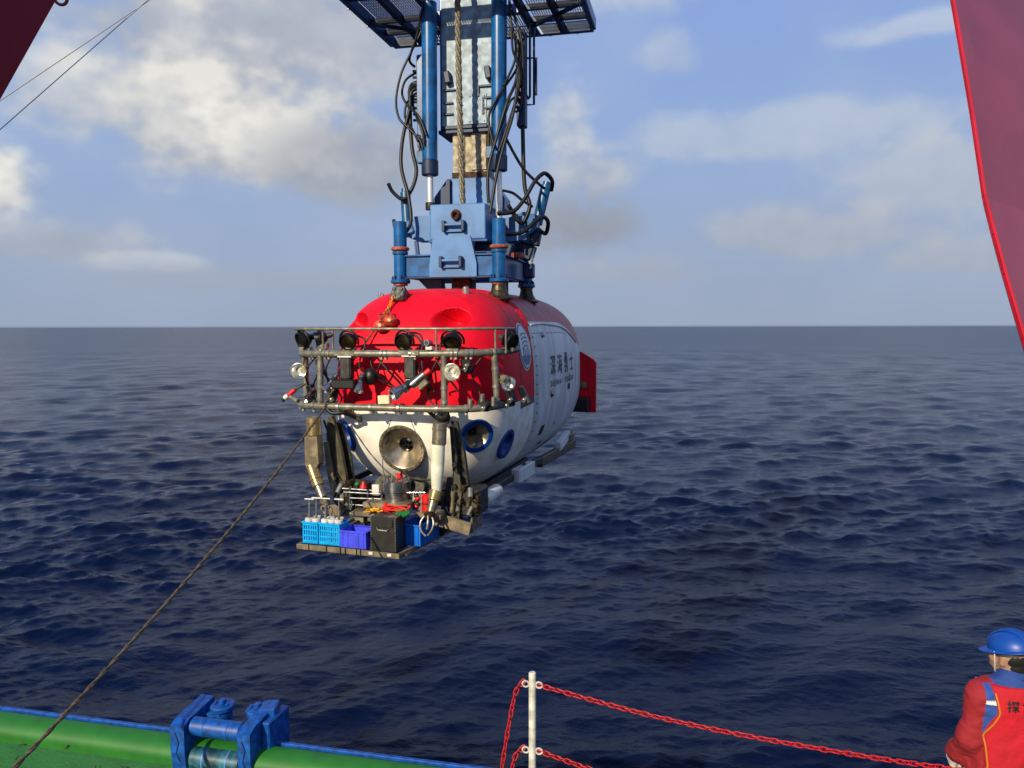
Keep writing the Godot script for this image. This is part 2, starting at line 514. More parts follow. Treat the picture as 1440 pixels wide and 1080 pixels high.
# ---------------------------------------------------------------- materials
func make_materials() -> void:
	TX["grime"] = noise_tex(1, 0.012, 0.72, 1.0, 1.0, 5, 256)
	TX["soft"] = noise_tex(2, 0.006, 0.88, 1.0, 1.0, 4, 256)
	TX["streak"] = noise_tex(3, 0.02, 0.60, 1.0, 4.0, 5, 256)
	TX["stain"] = noise_tex(18, 0.018, 0.86, 1.0, 1.0, 6, 256, 0.7)
	TX["drip"] = noise_tex(28, 0.02, 0.80, 1.0, -5.0, 5, 256, 0.7)
	TX["plank"] = noise_tex(8, 0.02, 0.66, 1.0, 1.0, 6, 256, 0.9)
	TX["worn"] = noise_tex(4, 0.02, 0.35, 1.0, 1.0, 6, 256, 0.8)
	TX["cloth"] = bump_tex(5, 0.03, 3.0)
	TX["dent"] = bump_tex(6, 0.012, 2.0)
	TX["grain"] = bump_tex(7, 0.15, 2.0)
	mat("hull_red", Color(0.88, 0.035, 0.15), 0.55, 0.0, "stain", 0.7, "dent", 0.05, 0.3)
	mat("hull_red_worn", Color(0.78, 0.06, 0.14), 0.45, 0.0, "worn", 0.8, "dent", 0.05)
	mat("hull_white", Color(0.97, 0.95, 0.90), 0.5, 0.0, "stain", 0.8, "dent", 0.05, 0.35)
	mat("panel_white", Color(0.84, 0.85, 0.84), 0.45, 0.0, "drip", 0.45, "dent", 0.05)
	mat("hull_dark", Color(0.10, 0.11, 0.12), 0.7)
	mat("seam", Color(0.16, 0.13, 0.13), 0.8)
	mat("frame_metal", Color(0.55, 0.54, 0.48), 0.42, 0.35, "grime", 1.6, "grain", 0.15)
	mat("clamp_metal", Color(0.70, 0.69, 0.64), 0.35, 0.7, "grime", 3.0)
	mat("steel", Color(0.72, 0.72, 0.72), 0.25, 0.95, "grime", 2.0)
	mat("chrome", Color(0.90, 0.90, 0.90), 0.30, 0.6)
	mat("reflector", Color(0.92, 0.91, 0.87), 0.22, 1.0)
	mat("bronze", Color(0.70, 0.65, 0.56), 0.30, 0.75, "grime", 2.5)
	mat("bronze_dark", Color(0.34, 0.28, 0.20), 0.30, 0.9, "grime", 2.5)
	mat("gold_tube", Color(0.70, 0.61, 0.42), 0.32, 0.6, "grime", 2.0)
	mat("tan_metal", Color(0.56, 0.51, 0.41), 0.55, 0.35, "grime", 1.5, "grain", 0.15)
	mat("black_plastic", Color(0.045, 0.045, 0.05), 0.45, 0.0, "grime", 3.0)
	mat("black_rubber", Color(0.05, 0.05, 0.055), 0.75)
	mat("grey_housing", Color(0.27, 0.27, 0.26), 0.45, 0.3, "grime", 2.5)
	mat("letter_grey", Color(0.15, 0.16, 0.18), 0.6)
	mat("hydraulic_dark", Color(0.25, 0.24, 0.20), 0.5, 0.4, "worn", 2.5)
	mat("olive_metal", Color(0.38, 0.36, 0.28), 0.5, 0.4, "grime", 2.0)
	mat("lens", Color(0.02, 0.022, 0.025), 0.05, 0.0, "", 1.0, "", 0.3, 0.8)
	mat("port_blue", Color(0.03, 0.22, 0.52), 0.35)
	mat("red_part", Color(0.80, 0.05, 0.08), 0.4)
	mat("white_part", Color(0.87, 0.86, 0.82), 0.4, 0.0, "soft", 2.0)
	mat("paper", Color(0.84, 0.81, 0.66), 0.8)
	mat("sleeve_white", Color(0.88, 0.89, 0.80), 0.6, 0.0, "soft", 3.0, "cloth", 0.3)
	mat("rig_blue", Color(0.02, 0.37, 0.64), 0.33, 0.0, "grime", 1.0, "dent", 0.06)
	mat("rig_pale", Color(0.29, 0.49, 0.72), 0.45, 0.0, "soft", 1.2, "dent", 0.06)
	mat("rig_plate", Color(0.60, 0.70, 0.78), 0.50, 0.0, "grime", 1.4, "dent", 0.05)
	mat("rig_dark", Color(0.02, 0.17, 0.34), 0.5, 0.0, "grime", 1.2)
	mat("rig_teal", Color(0.03, 0.36, 0.56), 0.38, 0.0, "grime", 1.5)
	mat("wood", Color(0.76, 0.71, 0.61), 0.8, 0.0, "plank", 1.3, "grain", 0.5)
	mat("wood_dark", Color(0.30, 0.21, 0.13), 0.85, 0.0, "worn", 1.6, "grain", 0.6)
	mat("flange_orange", Color(0.74, 0.38, 0.30), 0.6, 0.0, "worn", 2.0)
	mat("rust", Color(0.36, 0.20, 0.10), 0.85, 0.1, "worn", 3.0, "grain", 0.6)
	mat("hose", Color(0.045, 0.05, 0.055), 0.5, 0.0, "grime", 3.0)
	mat("wire_rope", Color(0.62, 0.58, 0.50), 0.6, 0.4, "worn", 6.0, "grain", 0.5)
	mat("rope", Color(0.46, 0.39, 0.29), 0.9, 0.0, "worn", 6.0, "grain", 0.8)
	mat("bell", Color(0.36, 0.31, 0.24), 0.45, 0.6, "worn", 2.0)
	mat("deck_and_shade_green", Color(0.11, 0.36, 0.19), 0.5, 0.0, "stain", 0.8, "grain", 0.25)  # deck paint; on the bulwark plate it stands for painted shade
	mat("rail_green", Color(0.115, 0.43, 0.11), 0.6, 0.0, "soft", 1.7, "dent", 0.25)
	mat("gear_blue", Color(0.01, 0.33, 0.68), 0.45, 0.0, "plank", 2.4, "dent", 0.2)
	mat("roller_worn", Color(0.16, 0.40, 0.48), 0.45, 0.1, "worn", 2.0, "dent", 0.2)
	mat("frame_red_shaded", Color(0.57, 0.19, 0.26), 0.42, 0.0, "soft", 0.6, "dent", 0.12)  # maroon carries the shade of the legs, painted into the colour
	mat("frame_red_sunlit", Color(0.78, 0.05, 0.15), 0.40, 0.0, "soft", 1.0)  # brighter copy of the red: sunlight painted onto the edge strip
	mat("post_white", Color(0.84, 0.83, 0.78), 0.4, 0.0, "grime", 3.0)
	mat("chain_red", Color(0.78, 0.07, 0.07), 0.4, 0.0, "soft", 4.0)
	mat("chain_yellow", Color(0.86, 0.55, 0.04), 0.45)
	mat("bracket_grey", Color(0.46, 0.46, 0.44), 0.5, 0.5, "worn", 3.0)
	mat("thin_wire", Color(0.62, 0.62, 0.60), 0.6, 0.3)
	mat("float_orange", Color(0.86, 0.33, 0.16), 0.5, 0.0, "worn", 3.0)
	mat("float_pale", Color(0.86, 0.70, 0.58), 0.6)
	mat("tube_cyan", Color(0.45, 0.80, 0.92), 0.4)
	mat("crate_cyan", Color(0.02, 0.66, 0.95), 0.38, 0.0, "soft", 3.0)
	mat("crate_violet", Color(0.28, 0.32, 0.92), 0.38, 0.0, "soft", 3.0)
	mat("bin_blue", Color(0.03, 0.42, 0.84), 0.4, 0.0, "soft", 3.0)
	mat("box_black", Color(0.14, 0.14, 0.13), 0.5, 0.1, "grime", 2.0)
	mat("green_disc", Color(0.05, 0.44, 0.20), 0.5)
	mat("rope_red", Color(0.84, 0.12, 0.08), 0.7)
	mat("rope_yellow", Color(0.90, 0.66, 0.08), 0.7)
	mat("emblem_blue", Color(0.20, 0.36, 0.52), 0.5)
	mat("emblem_pale", Color(0.84, 0.86, 0.84), 0.5)
	mat("letter_black", Color(0.05, 0.06, 0.08), 0.6)

func capsule_link(p: Vector3, d: Vector3, up: Vector3, l: float, w: float, r: float) -> MB:
	var mb := MB.new()
	var x := d.normalized()
	var y := (up - x * up.dot(x)).normalized()
	var pts := []
	for k in 12:
		var a := TAU * k / 12
		var q := x * cos(a) * w * 0.5 + y * sin(a) * w * 0.5 + x * signf(cos(a)) * (l - w) * 0.5
		pts.append(p + q)
	mb.tube(pts, r, 6, true)
	return mb
func chain(called: String, label: String, pts: Array, frame: Transform3D, pitch: float, l: float, w: float, r: float, m: Material, group := "") -> void:
	var t := thing(called, label, "chain", frame, pts[0], group)
	var p := smooth(pts, 12)
	var link := capsule_link(Vector3.ZERO, Vector3.RIGHT, Vector3.UP, l, w, r).mesh()
	var at := 0.0
	var k := 0
	for i in p.size() - 1:
		var seg: Vector3 = p[i + 1] - p[i]
		while at < seg.length():
			var o := MeshInstance3D.new()
			o.mesh = link
			o.material_override = m
			o.name = numbered(t, "link")
			t.add_child(o, true)
			var x := seg.normalized()
			var u := (Vector3.UP - x * x.y).normalized() if absf(x.y) < 0.95 else Vector3.RIGHT
			u = (u - x * u.dot(x)).normalized()
			var tw := (PI / 2 if k % 2 else 0.0) + 0.55 + 0.25 * sin(k * 1.7)
			var y := u.rotated(x, tw)
			o.transform = Transform3D(Basis(x, y, x.cross(y)), p[i] + x * at - pts[0])
			at += pitch
			k += 1
		at -= seg.length()

# ---------------------------------------------------------------- the ship's stern
func build_ship() -> void:
	var mb := MB.new()
	mb.box(V(0.2, -3.55, 2.0), V(20.0, 0.2, 14.2), Basis.IDENTITY, 0.02)
	var d := MeshInstance3D.new()
	d.mesh = mb.mesh(); d.material_override = M.deck_and_shade_green; d.name = "deck"; d.transform = SHIPF
	d.set_meta("kind", "structure")
	add_child(d)
	# the hull's side under the deck, down to the water
	mb = MB.new()
	mb.box(V(0.2, -6.2, 2.1), V(19.9, 5.08, 13.9), Basis.IDENTITY, 0.05)
	var hs := one("ship_hull", mb, M.deck_and_shade_green, "green steel stern hull of the ship beneath the deck edge", "ship", SHIPF, V(1.2, -8.7, 2.1))
	# bulwark: plate, rounded gunwale, blue strip on its outer edge
	var t := thing("bulwark", "low green steel bulwark with a rounded rail along the deck edge at lower left", "bulwark", SHIPF, V(-3.9, -3.35, -5.05))
	t.position.y -= 0.10
	mb = MB.new()
	mb.box(V(-5.45, -3.29, -4.97), V(8.3, 0.38, 0.03), Basis.IDENTITY, 0.005)
	part(t, "plate", mb, M.deck_and_shade_green)  # duller than the rail: shade on the inner face put into the colour
	mb = MB.new()
	var P := []
	for i in 12:
		var a := PI * (-0.10 + 0.72 * i / 11.0)                # from the inboard bottom over the top
		var row := []
		for j in 28: row.append(V(-9.6 + 8.3 * j / 27.0, -3.045 + 0.095 * sin(a) - (0.03 if i == 0 else 0.0), -5.06 + 0.13 * cos(a)))
		P.append(row)
	mb.patch(P, V(-3.9, -3.10, -5.08), Vector3.RIGHT)
	part(t, "rounded_rail", mb, M.rail_green)
	mb = MB.new()
	mb.box(V(-5.45, -3.06, -5.172), V(8.3, 0.205, 0.035), Basis.IDENTITY, 0.01)
	part(t, "blue_edge", mb, M.gear_blue)
	for k in 9:
		mb = MB.new()
		var b := Basis(Vector3.UP, 0.0) * Basis(Vector3.BACK, [0.7, -0.3, 1.2, 0.2, -0.9, 0.4, 1.5, -0.5, 0.9][k])
		mb.box(V([-4.6, -4.1, -3.95, -5.0, -2.3, -1.7, -4.35, -2.05, -5.05][k], [-3.06, -3.16, -3.17, -3.09, -3.08, -3.06, -3.2, -3.15, -3.2][k], -4.918), V(0.055, 0.007, 0.006), b, 0.001)
		part(t, "scrape", mb, M.rust if k % 2 == 0 else M.seam)
	fairlead()
	# stanchion with its chains
	t = thing("stanchion", "white steel post at the deck edge holding the red plastic chains", "post", SHIPF, V(-1.02, -3.45, -5.0))
	var px := onship(752, 0)
	mb = MB.new()
	mb.cyl(V(px, -3.45, -5.0), V(px, -2.262, -5.0), 0.0245, 20, -1.0, 0.006)
	part(t, "tube", mb, M.post_white)
	mb = MB.new()
	mb.cyl(V(px, -3.45, -5.0), V(px, -3.435, -5.0), 0.07, 20)
	part(t, "foot_plate", mb, M.post_white)
	for yy in [-2.345, -2.795]:
		for sx in [-1.0, 1.0]:
			mb = MB.new()
			var pts := []
			for k in 12: pts.append(V(px + sx * (0.045 + 0.022 * cos(TAU * k / 12)), yy + 0.020 * sin(TAU * k / 12), -4.998))
			mb.tube(pts, 0.0065, 8, true)
			part(t, "eye_ring", mb, M.post_white)
	# chains: to the next post on the right, and down along the bulwark's end on the left
	var rx := px + 0.062
	chain("chain", "upper red plastic chain sagging from the white post to the right past the worker's hand", [V(rx, -2.35, -5.0), V(px + 0.8, -2.475, -5.0), V(px + 1.6, -2.555, -5.0), V(px + 2.6, -2.60, -5.0), V(px + 3.7, -2.55, -5.0)], SHIPF, 0.036, 0.052, 0.028, 0.0042, M.chain_red, "red chains of the deck edge")
	chain("chain", "lower red plastic chain leaving the white post to the right at the bottom edge", [V(rx, -2.80, -5.0), V(px + 0.7, -2.94, -5.0), V(px + 1.6, -3.06, -5.0), V(px + 3.0, -3.10, -5.0)], SHIPF, 0.036, 0.052, 0.028, 0.0042, M.chain_red, "red chains of the deck edge")
	var lx := px - 0.068
	chain("chain", "red plastic chain dropping steeply from the white post's upper left ring", [V(lx, -2.34, -5.0), V(lx - 0.045, -2.42, -4.98), V(lx - 0.10, -2.75, -4.93), V(lx - 0.16, -3.2, -4.9)], SHIPF, 0.036, 0.052, 0.028, 0.0042, M.chain_red, "red chains of the deck edge")
	chain("chain", "short red plastic chain hanging from the white post's lower left ring", [V(lx, -2.79, -5.0), V(lx - 0.05, -2.86, -4.98), V(lx - 0.11, -3.2, -4.93)], SHIPF, 0.036, 0.052, 0.028, 0.0042, M.chain_red, "red chains of the deck edge")
	gantry_legs()
func onship(px: float, _y: float) -> float: return -1.02
func fairlead() -> void:
	var t := thing("roller_fairlead", "blue roller fairlead with two horizontal and two upright rollers on the green bulwark", "fairlead", SHIPF, V(-3.40, -3.35, -5.1))
	t.position += SHIPF.basis * V(0.035, -0.08, 0)
	t.scale = Vector3(0.87, 1.0, 1.0)
	var mb := MB.new()
	for s in 2:
		var x: float = [-3.70, -3.085][s]
		var w: float = [0.13, 0.115][s]
		mb = MB.new()
		mb.prism(PackedVector2Array([Vector2(-5.36, -3.22), Vector2(-4.93, -3.22), Vector2(-4.90, -3.0), Vector2(-4.90, -2.80), Vector2(-4.96, -2.77), Vector2(-5.28, -2.74)]), V(x, 0, 0), Vector3(0, 0, 1), Vector3.UP, w)
		part(t, "side_plate", mb, M.gear_blue)
		mb = MB.new()
		mb.box(V(x, -3.335, -5.08), V(w + 0.006, 0.23, 0.38), Basis.IDENTITY, 0.006)
		part(t, "foot", mb, M.rail_green)
		mb = MB.new()                                        # lifting shackle slot on the front of the plate
		mb.tube([V(x - 0.02, -2.85, -4.90), V(x + 0.012, -2.92, -4.90), V(x - 0.012, -3.0, -4.903), V(x + 0.016, -3.07, -4.91)], 0.007, 6)
		part(t, "weld_mark", mb, M.rig_dark)
	for s in 2:
		var y: float = [-2.83, -3.065][s]
		var r: float = [0.066, 0.082][s]
		mb = MB.new()
		mb.cyl(V(-3.62, y, -4.99), V(-3.15, y, -4.99), r, 24, -1.0, 0.012)
		part(t, "horizontal_roller", mb, M.gear_blue if s == 0 else M.roller_worn)
		for k in 2:
			mb = MB.new()
			mb.cyl(V(-3.50 + 0.22 * k, y, -4.99), V(-3.482 + 0.22 * k, y, -4.99), r + 0.003, 24, -1.0, 0.002)
			part(t, "wear_band", mb, M.rig_pale if s else M.gear_blue)
	for s in 2:
		var x: float = [-3.50, -3.16][s]
		mb = MB.new()
		mb.cyl(V(x, -3.35, -5.21), V(x, -2.80, -5.21), 0.075, 24, -1.0, 0.01)
		mb.cyl(V(x, -2.798, -5.21), V(x, -2.755, -5.21), 0.10, 24, -1.0, 0.01)
		part(t, "upright_roller", mb, M.gear_blue)
		mb = MB.new()
		mb.cyl(V(x, -2.754, -5.21), V(x, -2.72, -5.21), 0.03, 12)
		mb.cyl(V(x + 0.06, -2.754, -5.19), V(x + 0.06, -2.735, -5.19), 0.014, 8)
		mb.cyl(V(x - 0.06, -2.754, -5.2), V(x - 0.06, -2.735, -5.2), 0.014, 8)
		part(t, "bolt", mb, M.gear_blue)
	mb = MB.new()
	mb.box(V(-3.60, -2.83, -5.18), V(0.26, 0.045, 0.10), Basis(Vector3.BACK, 0.25), 0.008)
	part(t, "top_lug", mb, M.gear_blue)
	mb = MB.new()
	mb.box(V(-3.06, -2.78, -5.22), V(0.14, 0.11, 0.16), Basis(Vector3.UP, 0.3), 0.01)
	part(t, "top_lug", mb, M.gear_blue)
	mb = MB.new()
	mb.box(V(-3.39, -3.20, -5.32), V(0.62, 0.5, 0.03), Basis.IDENTITY, 0.006)
	mb.box(V(-2.99, -3.03, -5.2), V(0.075, 0.5, 0.30), Basis.IDENTITY, 0.01)
	part(t, "back_plate", mb, M.gear_blue)
	mb = MB.new()
	mb.tube([V(-3.12, -2.78, -5.03), V(-3.06, -2.80, -4.97), V(-3.04, -2.89, -4.95), V(-3.07, -2.97, -4.96)], 0.009, 8)
	part(t, "steel_pin", mb, M.steel)

func gantry_legs() -> void:
	# right leg: a long box beam with a kinked edge, leaning out over the stern
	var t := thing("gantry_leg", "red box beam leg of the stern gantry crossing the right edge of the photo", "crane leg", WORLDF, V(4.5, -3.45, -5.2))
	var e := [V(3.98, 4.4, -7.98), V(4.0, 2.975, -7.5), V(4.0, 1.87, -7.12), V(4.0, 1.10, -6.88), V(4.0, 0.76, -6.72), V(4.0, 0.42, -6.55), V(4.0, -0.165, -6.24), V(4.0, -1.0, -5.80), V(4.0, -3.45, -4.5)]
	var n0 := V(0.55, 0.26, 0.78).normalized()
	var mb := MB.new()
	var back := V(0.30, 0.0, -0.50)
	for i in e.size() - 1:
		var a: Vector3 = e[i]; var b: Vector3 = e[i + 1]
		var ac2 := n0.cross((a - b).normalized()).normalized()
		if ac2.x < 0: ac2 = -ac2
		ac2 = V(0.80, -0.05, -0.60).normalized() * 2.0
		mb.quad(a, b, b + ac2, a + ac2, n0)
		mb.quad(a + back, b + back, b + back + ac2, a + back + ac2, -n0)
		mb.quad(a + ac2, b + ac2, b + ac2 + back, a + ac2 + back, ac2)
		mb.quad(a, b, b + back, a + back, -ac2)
	part(t, "box_beam", mb, M.frame_red_shaded)
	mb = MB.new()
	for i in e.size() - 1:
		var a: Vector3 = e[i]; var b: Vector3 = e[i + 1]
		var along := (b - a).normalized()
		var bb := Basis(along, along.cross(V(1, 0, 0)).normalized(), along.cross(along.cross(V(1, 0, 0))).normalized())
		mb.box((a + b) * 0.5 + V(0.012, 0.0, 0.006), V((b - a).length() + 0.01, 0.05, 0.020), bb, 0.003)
	part(t, "edge_plate", mb, M.frame_red_sunlit)
	# left leg
	t = thing("gantry_leg", "red leg of the stern gantry with painted maroon shade in the top left corner", "crane leg", WORLDF, V(-6.0, -3.45, -8.0))
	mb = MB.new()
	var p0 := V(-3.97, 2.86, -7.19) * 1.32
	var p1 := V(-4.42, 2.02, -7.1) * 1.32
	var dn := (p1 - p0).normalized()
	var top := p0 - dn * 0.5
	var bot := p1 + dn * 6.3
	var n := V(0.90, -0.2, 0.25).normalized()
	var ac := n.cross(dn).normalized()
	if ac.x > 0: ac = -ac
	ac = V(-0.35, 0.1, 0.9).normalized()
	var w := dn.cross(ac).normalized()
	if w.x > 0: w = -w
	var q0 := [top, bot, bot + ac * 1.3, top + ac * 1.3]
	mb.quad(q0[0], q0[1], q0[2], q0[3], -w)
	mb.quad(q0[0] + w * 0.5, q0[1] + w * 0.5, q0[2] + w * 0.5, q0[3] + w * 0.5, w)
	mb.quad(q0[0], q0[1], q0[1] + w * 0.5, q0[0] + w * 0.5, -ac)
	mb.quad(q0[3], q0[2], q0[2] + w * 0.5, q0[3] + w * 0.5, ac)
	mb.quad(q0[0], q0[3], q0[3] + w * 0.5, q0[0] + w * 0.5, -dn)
	part(t, "box_beam", mb, M.frame_red_shaded)
	mb = MB.new()
	var c := p0 + V(0.05, 0.02, 0.0)
	var pts := []
	for k in 16: pts.append(c + V(0.075 * cos(TAU * k / 16), 0.075 * sin(TAU * k / 16), 0.0) + V(0, 0, 0.02 * sin(TAU * k / 16)))
	mb.tube(pts, 0.018, 8, true)
	part(t, "lifting_ring", mb, M.frame_red_shaded)

# ---------------------------------------------------------------- submersible: hull
const HW := 1.345
func nose(z: float, l: float, p: float) -> float:
	var t := clampf(1.0 + z / l, 0.0, 1.0)
	return pow(maxf(0.0, 1.0 - pow(t, p)), 1.0 / p)
func tail(z: float) -> float:
	var t := clampf((-4.6 - z) / 4.4, 0.0, 1.0)
	return sqrt(maxf(0.0, 1.0 - t * t * 0.97))
func hull(z: float, th: float, grow := 1.0) -> Vector3:      # th: +90 degrees is the crest, 0 the right side, -90 the keel
	var k := tail(z)
	var w := HW * nose(z, 1.3, 2.8) * (0.25 + 0.75 * k) * grow
	var c := cos(th); var s := sin(th)
	if s >= 0.0:
		var h := 1.66 * nose(z, 1.5, 2.5) * (0.35 + 0.65 * k) * grow
		return V(w * signf(c) * pow(absf(c), 2.0 / 3.1), -1.08 + h * pow(s, 2.0 / 3.1), z)
	var hb := 1.36 * nose(z, 1.6, 2.2) * (0.3 + 0.7 * k) * grow
	return V(w * signf(c) * pow(absf(c), 2.0 / 2.25), -1.14 - hb * pow(-s, 2.0 / 2.25), z)
func dimple(p: Vector3) -> Vector3:                          # scooped handholds in the red bow
	for q in [V(0.59, 0.10, -0.40), V(-0.88, 0.06, -0.45)]:
		var d := Vector2((p.x - q.x) / 0.27, (p.y - q.y) / 0.17).length()
		if d < 1.0 and p.z > -1.25: p += V(0, -0.07, -0.34) * pow(1.0 - d * d, 1.3)
	return p
func onhull(y: float, z: float, off := 0.004, grow := 1.0) -> Vector3:   # right side of the hull at that height
	var a := -PI / 2 + 0.01
	var b := PI / 2 - 0.01
	for k in 30:
		var m := (a + b) * 0.5
		if hull(z, m, grow).y < y: a = m
		else: b = m
	var p := hull(z, a, grow)
	var n := (hull(z - 0.02, a, grow) - hull(z + 0.02, a, grow)).cross(hull(z, a + 0.02, grow) - hull(z, a - 0.02, grow)).normalized()
	if n.x < 0: n = -n
	return p + n * off
var ports := [[V(-0.03, -1.66, -0.09), 0.33], [V(0.99, -1.49, -0.46), 0.235], [V(-0.99, -1.54, -0.46), 0.235], [V(1.24, -1.67, -1.20), 0.22]]
func hull_normal(p: Vector3) -> Vector3:
	var th := asin(-pow(clampf((-1.14 - p.y) / (1.36 * nose(p.z, 1.6, 2.2)), 0.0, 1.0), 1.12))
	if p.x < 0: th = -PI - th
	var n := (hull(p.z - 0.01, th) - hull(p.z + 0.01, th)).cross(hull(p.z, th + 0.01) - hull(p.z, th - 0.01)).normalized()
	if n.dot(p - V(0, -1.0, -2.5)) < 0: n = -n
	return n
func ribbon(mb: MB, pts: Array, nrm: Array, w: float) -> void:    # a narrow strip on a surface
	for i in pts.size() - 1:
		var d: Vector3 = (pts[i + 1] - pts[i]).normalized()
		var s0: Vector3 = d.cross(nrm[i]).normalized() * w * 0.5
		var s1: Vector3 = d.cross(nrm[i + 1]).normalized() * w * 0.5
		mb.quad(pts[i] - s0, pts[i] + s0, pts[i + 1] + s1, pts[i + 1] - s1, nrm[i])
func front_z(x: float, y: float) -> float:                   # where the white bow stands at that place
	var lo := -2.1
	var hi := -0.001
	for k in 34:
		var m := (lo + hi) * 0.5
		var f := pow(absf(x) / (HW * nose(m, 1.3, 2.8)), 2.25) + pow(absf(y + 1.14) / (1.36 * nose(m, 1.6, 2.2)), 2.25) - 1.0
		if f > 0: hi = m
		else: lo = m
	return lo
var sub: Node3D
func build_sub() -> void:
	sub = thing("submersible", "red and white research submersible hanging from the blue launch head over the sea", "submersible", SUBF, V(0, -2.82, -2.5))
	var mb := MB.new()
	# red bow shell
	var zs := []
	for i in 110: zs.append(-2.17 * pow(i / 109.0, 2.2))
	var P := []
	for z in zs:
		var row := []
		for j in 181: row.append(dimple(hull(z, PI * j / 180.0)))
		P.append(row)
	mb.patch(P, V(0, -1.08, -1.0), Vector3.ZERO)
	part(sub, "red_bow_shell", mb, M.hull_red)
	# white bow under it, open where the viewports sit
	for p in ports: p[0].z = front_z(p[0].x, p[0].y)
	var holes := []
	for p in ports: holes.append([p[0], p[1] * 0.96])
	mb = MB.new()
	P = []
	for i in 130:
		var z := -2.17 * pow(i / 129.0, 1.9)
		var row := []
		for j in 181: row.append(hull(z, -PI * j / 180.0))
		P.append(row)
	mb.patch(P, V(0, -1.1, -1.3), Vector3.ZERO, holes)
	part(sub, "white_bow", mb, M.hull_white)
	# dark gap between the two
	mb = MB.new()
	P = []
	for i in 30:
		var z := -2.17 * pow(i / 29.0, 1.9)
		var row := []
		for j in 5: row.append(V(0, -1.18 + 0.04 * j, z))
		P.append(row)
	for sgn in [1.0, -1.0]:
		var Q := []
		for i in 30:
			var row := []
			for j in 5:
				var p := hull(P[i][j].z, 0.0, 0.985)
				row.append(V(p.x * sgn, P[i][j].y, p.z))
			Q.append(row)
		mb.patch(Q, V(0, -1.1, -1.0), Vector3.UP)
	part(sub, "dark_gap", mb, M.hull_dark)
	# dark recess at the end of the gap on the right
	mb = MB.new()
	var quadp := []
	for k in [[-1.14, -1.35], [-1.14, -2.13], [-1.04, -2.13]]: quadp.append(onhull(k[0], k[1], 0.006))
	P = []
	for i in 12:
		var z := lerpf(-1.30, -2.14, i / 11.0)
		P.append([onhull(-1.20 + 0.02 * i / 11.0, z, 0.006), onhull(-1.09, z, 0.006), onhull(-1.075, z, 0.008)])
	mb.patch(P, V(0, -1.1, -1.5), Vector3.UP)
	part(sub, "side_recess", mb, M.grey_housing)
	# rear body, standing a little proud of the bow
	for pass_ in 2:
		for sgn in [1.0, -1.0]:
			mb = MB.new()
			P = []
			for i in 70:
				var z := -2.185 - 6.75 * i / 69.0
				var g := 1.018 - 0.018 * ss(0.0, 0.08, 0.06 - (-2.185 - z))
				var k := tail(z)
				var hh := 1.66 * (0.35 + 0.65 * k) * g
				var edge := 0.04 + 1.08 - 0.35 * ss(-3.6, -6.4, -z * -1.0 if false else z) * 0.0
				edge = 1.17 - 0.10 * ss(2.185, 2.9, -z) * 0.0 - 0.5 * ss(4.4, 7.2, -z)
				var t0 := asin(pow(clampf(edge / hh, 0.0, 1.0), 1.55))
				var row := []
				for j in 40:
					var th := lerpf(PI / 2, t0, j / 39.0) if pass_ == 0 else lerpf(t0, -PI / 2, j / 39.0)
					var p := hull(z, th, g)
					row.append(V(p.x * sgn, p.y, p.z))
				P.append(row)
			mb.patch(P, V(0, -0.9, -4.0), Vector3.BACK * 0.6)
			if pass_ == 0: part(sub, "red_rear_top", mb, M.hull_red_worn)
			else: part(sub, "white_side_panel", mb, M.panel_white)
	# bright chamfered step where the rear body meets the bow
	mb = MB.new()
	P = []
	for j in 61:
		var th := PI * (0.17 + 0.66 * j / 60.0)
		P.append([hull(-2.10, th, 0.999), hull(-2.19, th, 1.022), hull(-2.24, th, 1.020)])
	mb.patch(P, V(0, -0.9, -3.2), Vector3.ZERO)
	part(sub, "step_rim", mb, M.hull_red)
	# panel edge moulding and seams
	mb = MB.new()
	var a := []; var nn := []
	for i in 24:
		var z := lerpf(-2.30, -6.2, i / 23.0)
		a.append(onhull(0.03 - 0.5 * ss(4.4, 7.2, -z) + 0.02 * sin(i * 0.3), z, 0.010, 1.018)); nn.append(Vector3.RIGHT)
	mb.tube(a, 0.018, 6)
	part(sub, "panel_moulding", mb, M.panel_white)
	for q in [[-2.20, 0.05, -1.06, 0.016], [-2.20, -1.14, -2.3, 0.010], [-4.3, -1.2, -2.2, 0.010], [-0.80, -1.2, -2.25, 0.008]]:
		mb = MB.new()
		a = []; nn = []
		for i in 20:
			a.append(onhull(lerpf(q[1], q[2], i / 19.0), q[0], 0.008, 1.018 if q[0] < -2.19 else 1.0))
			nn.append((a[-1] - V(0, a[-1].y * 0.8 - 0.2, q[0])).normalized())
		ribbon(mb, a, nn, q[3])
		part(sub, "seam", mb, M.seam)
	for x in [-0.42, 0.40]:                                  # slanting seams beside the main viewport
		mb = MB.new()
		a = []; nn = []
		for i in 16:
			var th := -asin(clampf(lerpf(0.42, 0.93, i / 15.0), 0, 1))
			var p := V(x * lerpf(0.35, 1.25, i / 15.0), lerpf(-1.25, -2.25, i / 15.0), 0)
			# march along z to the surface
			var lo := -1.6; var hi := -0.002
			for k in 30:
				var m := (lo + hi) * 0.5
				var wx := HW * nose(m, 1.3, 2.8)
				var hb := 1.36 * nose(m, 1.6, 2.2)
				var f := pow(absf(p.x) / wx, 2.25) + pow(absf(p.y + 1.14) / hb, 2.25) - 1.0
				if f > 0: hi = m
				else: lo = m
			p.z = lo + 0.004
			if absf((p - ports[0][0]).length()) > 0.31:
				a.append(p); nn.append(Vector3.BACK)
		if a.size() > 2: ribbon(mb, a, nn, 0.008)
		part(sub, "seam", mb, M.seam)
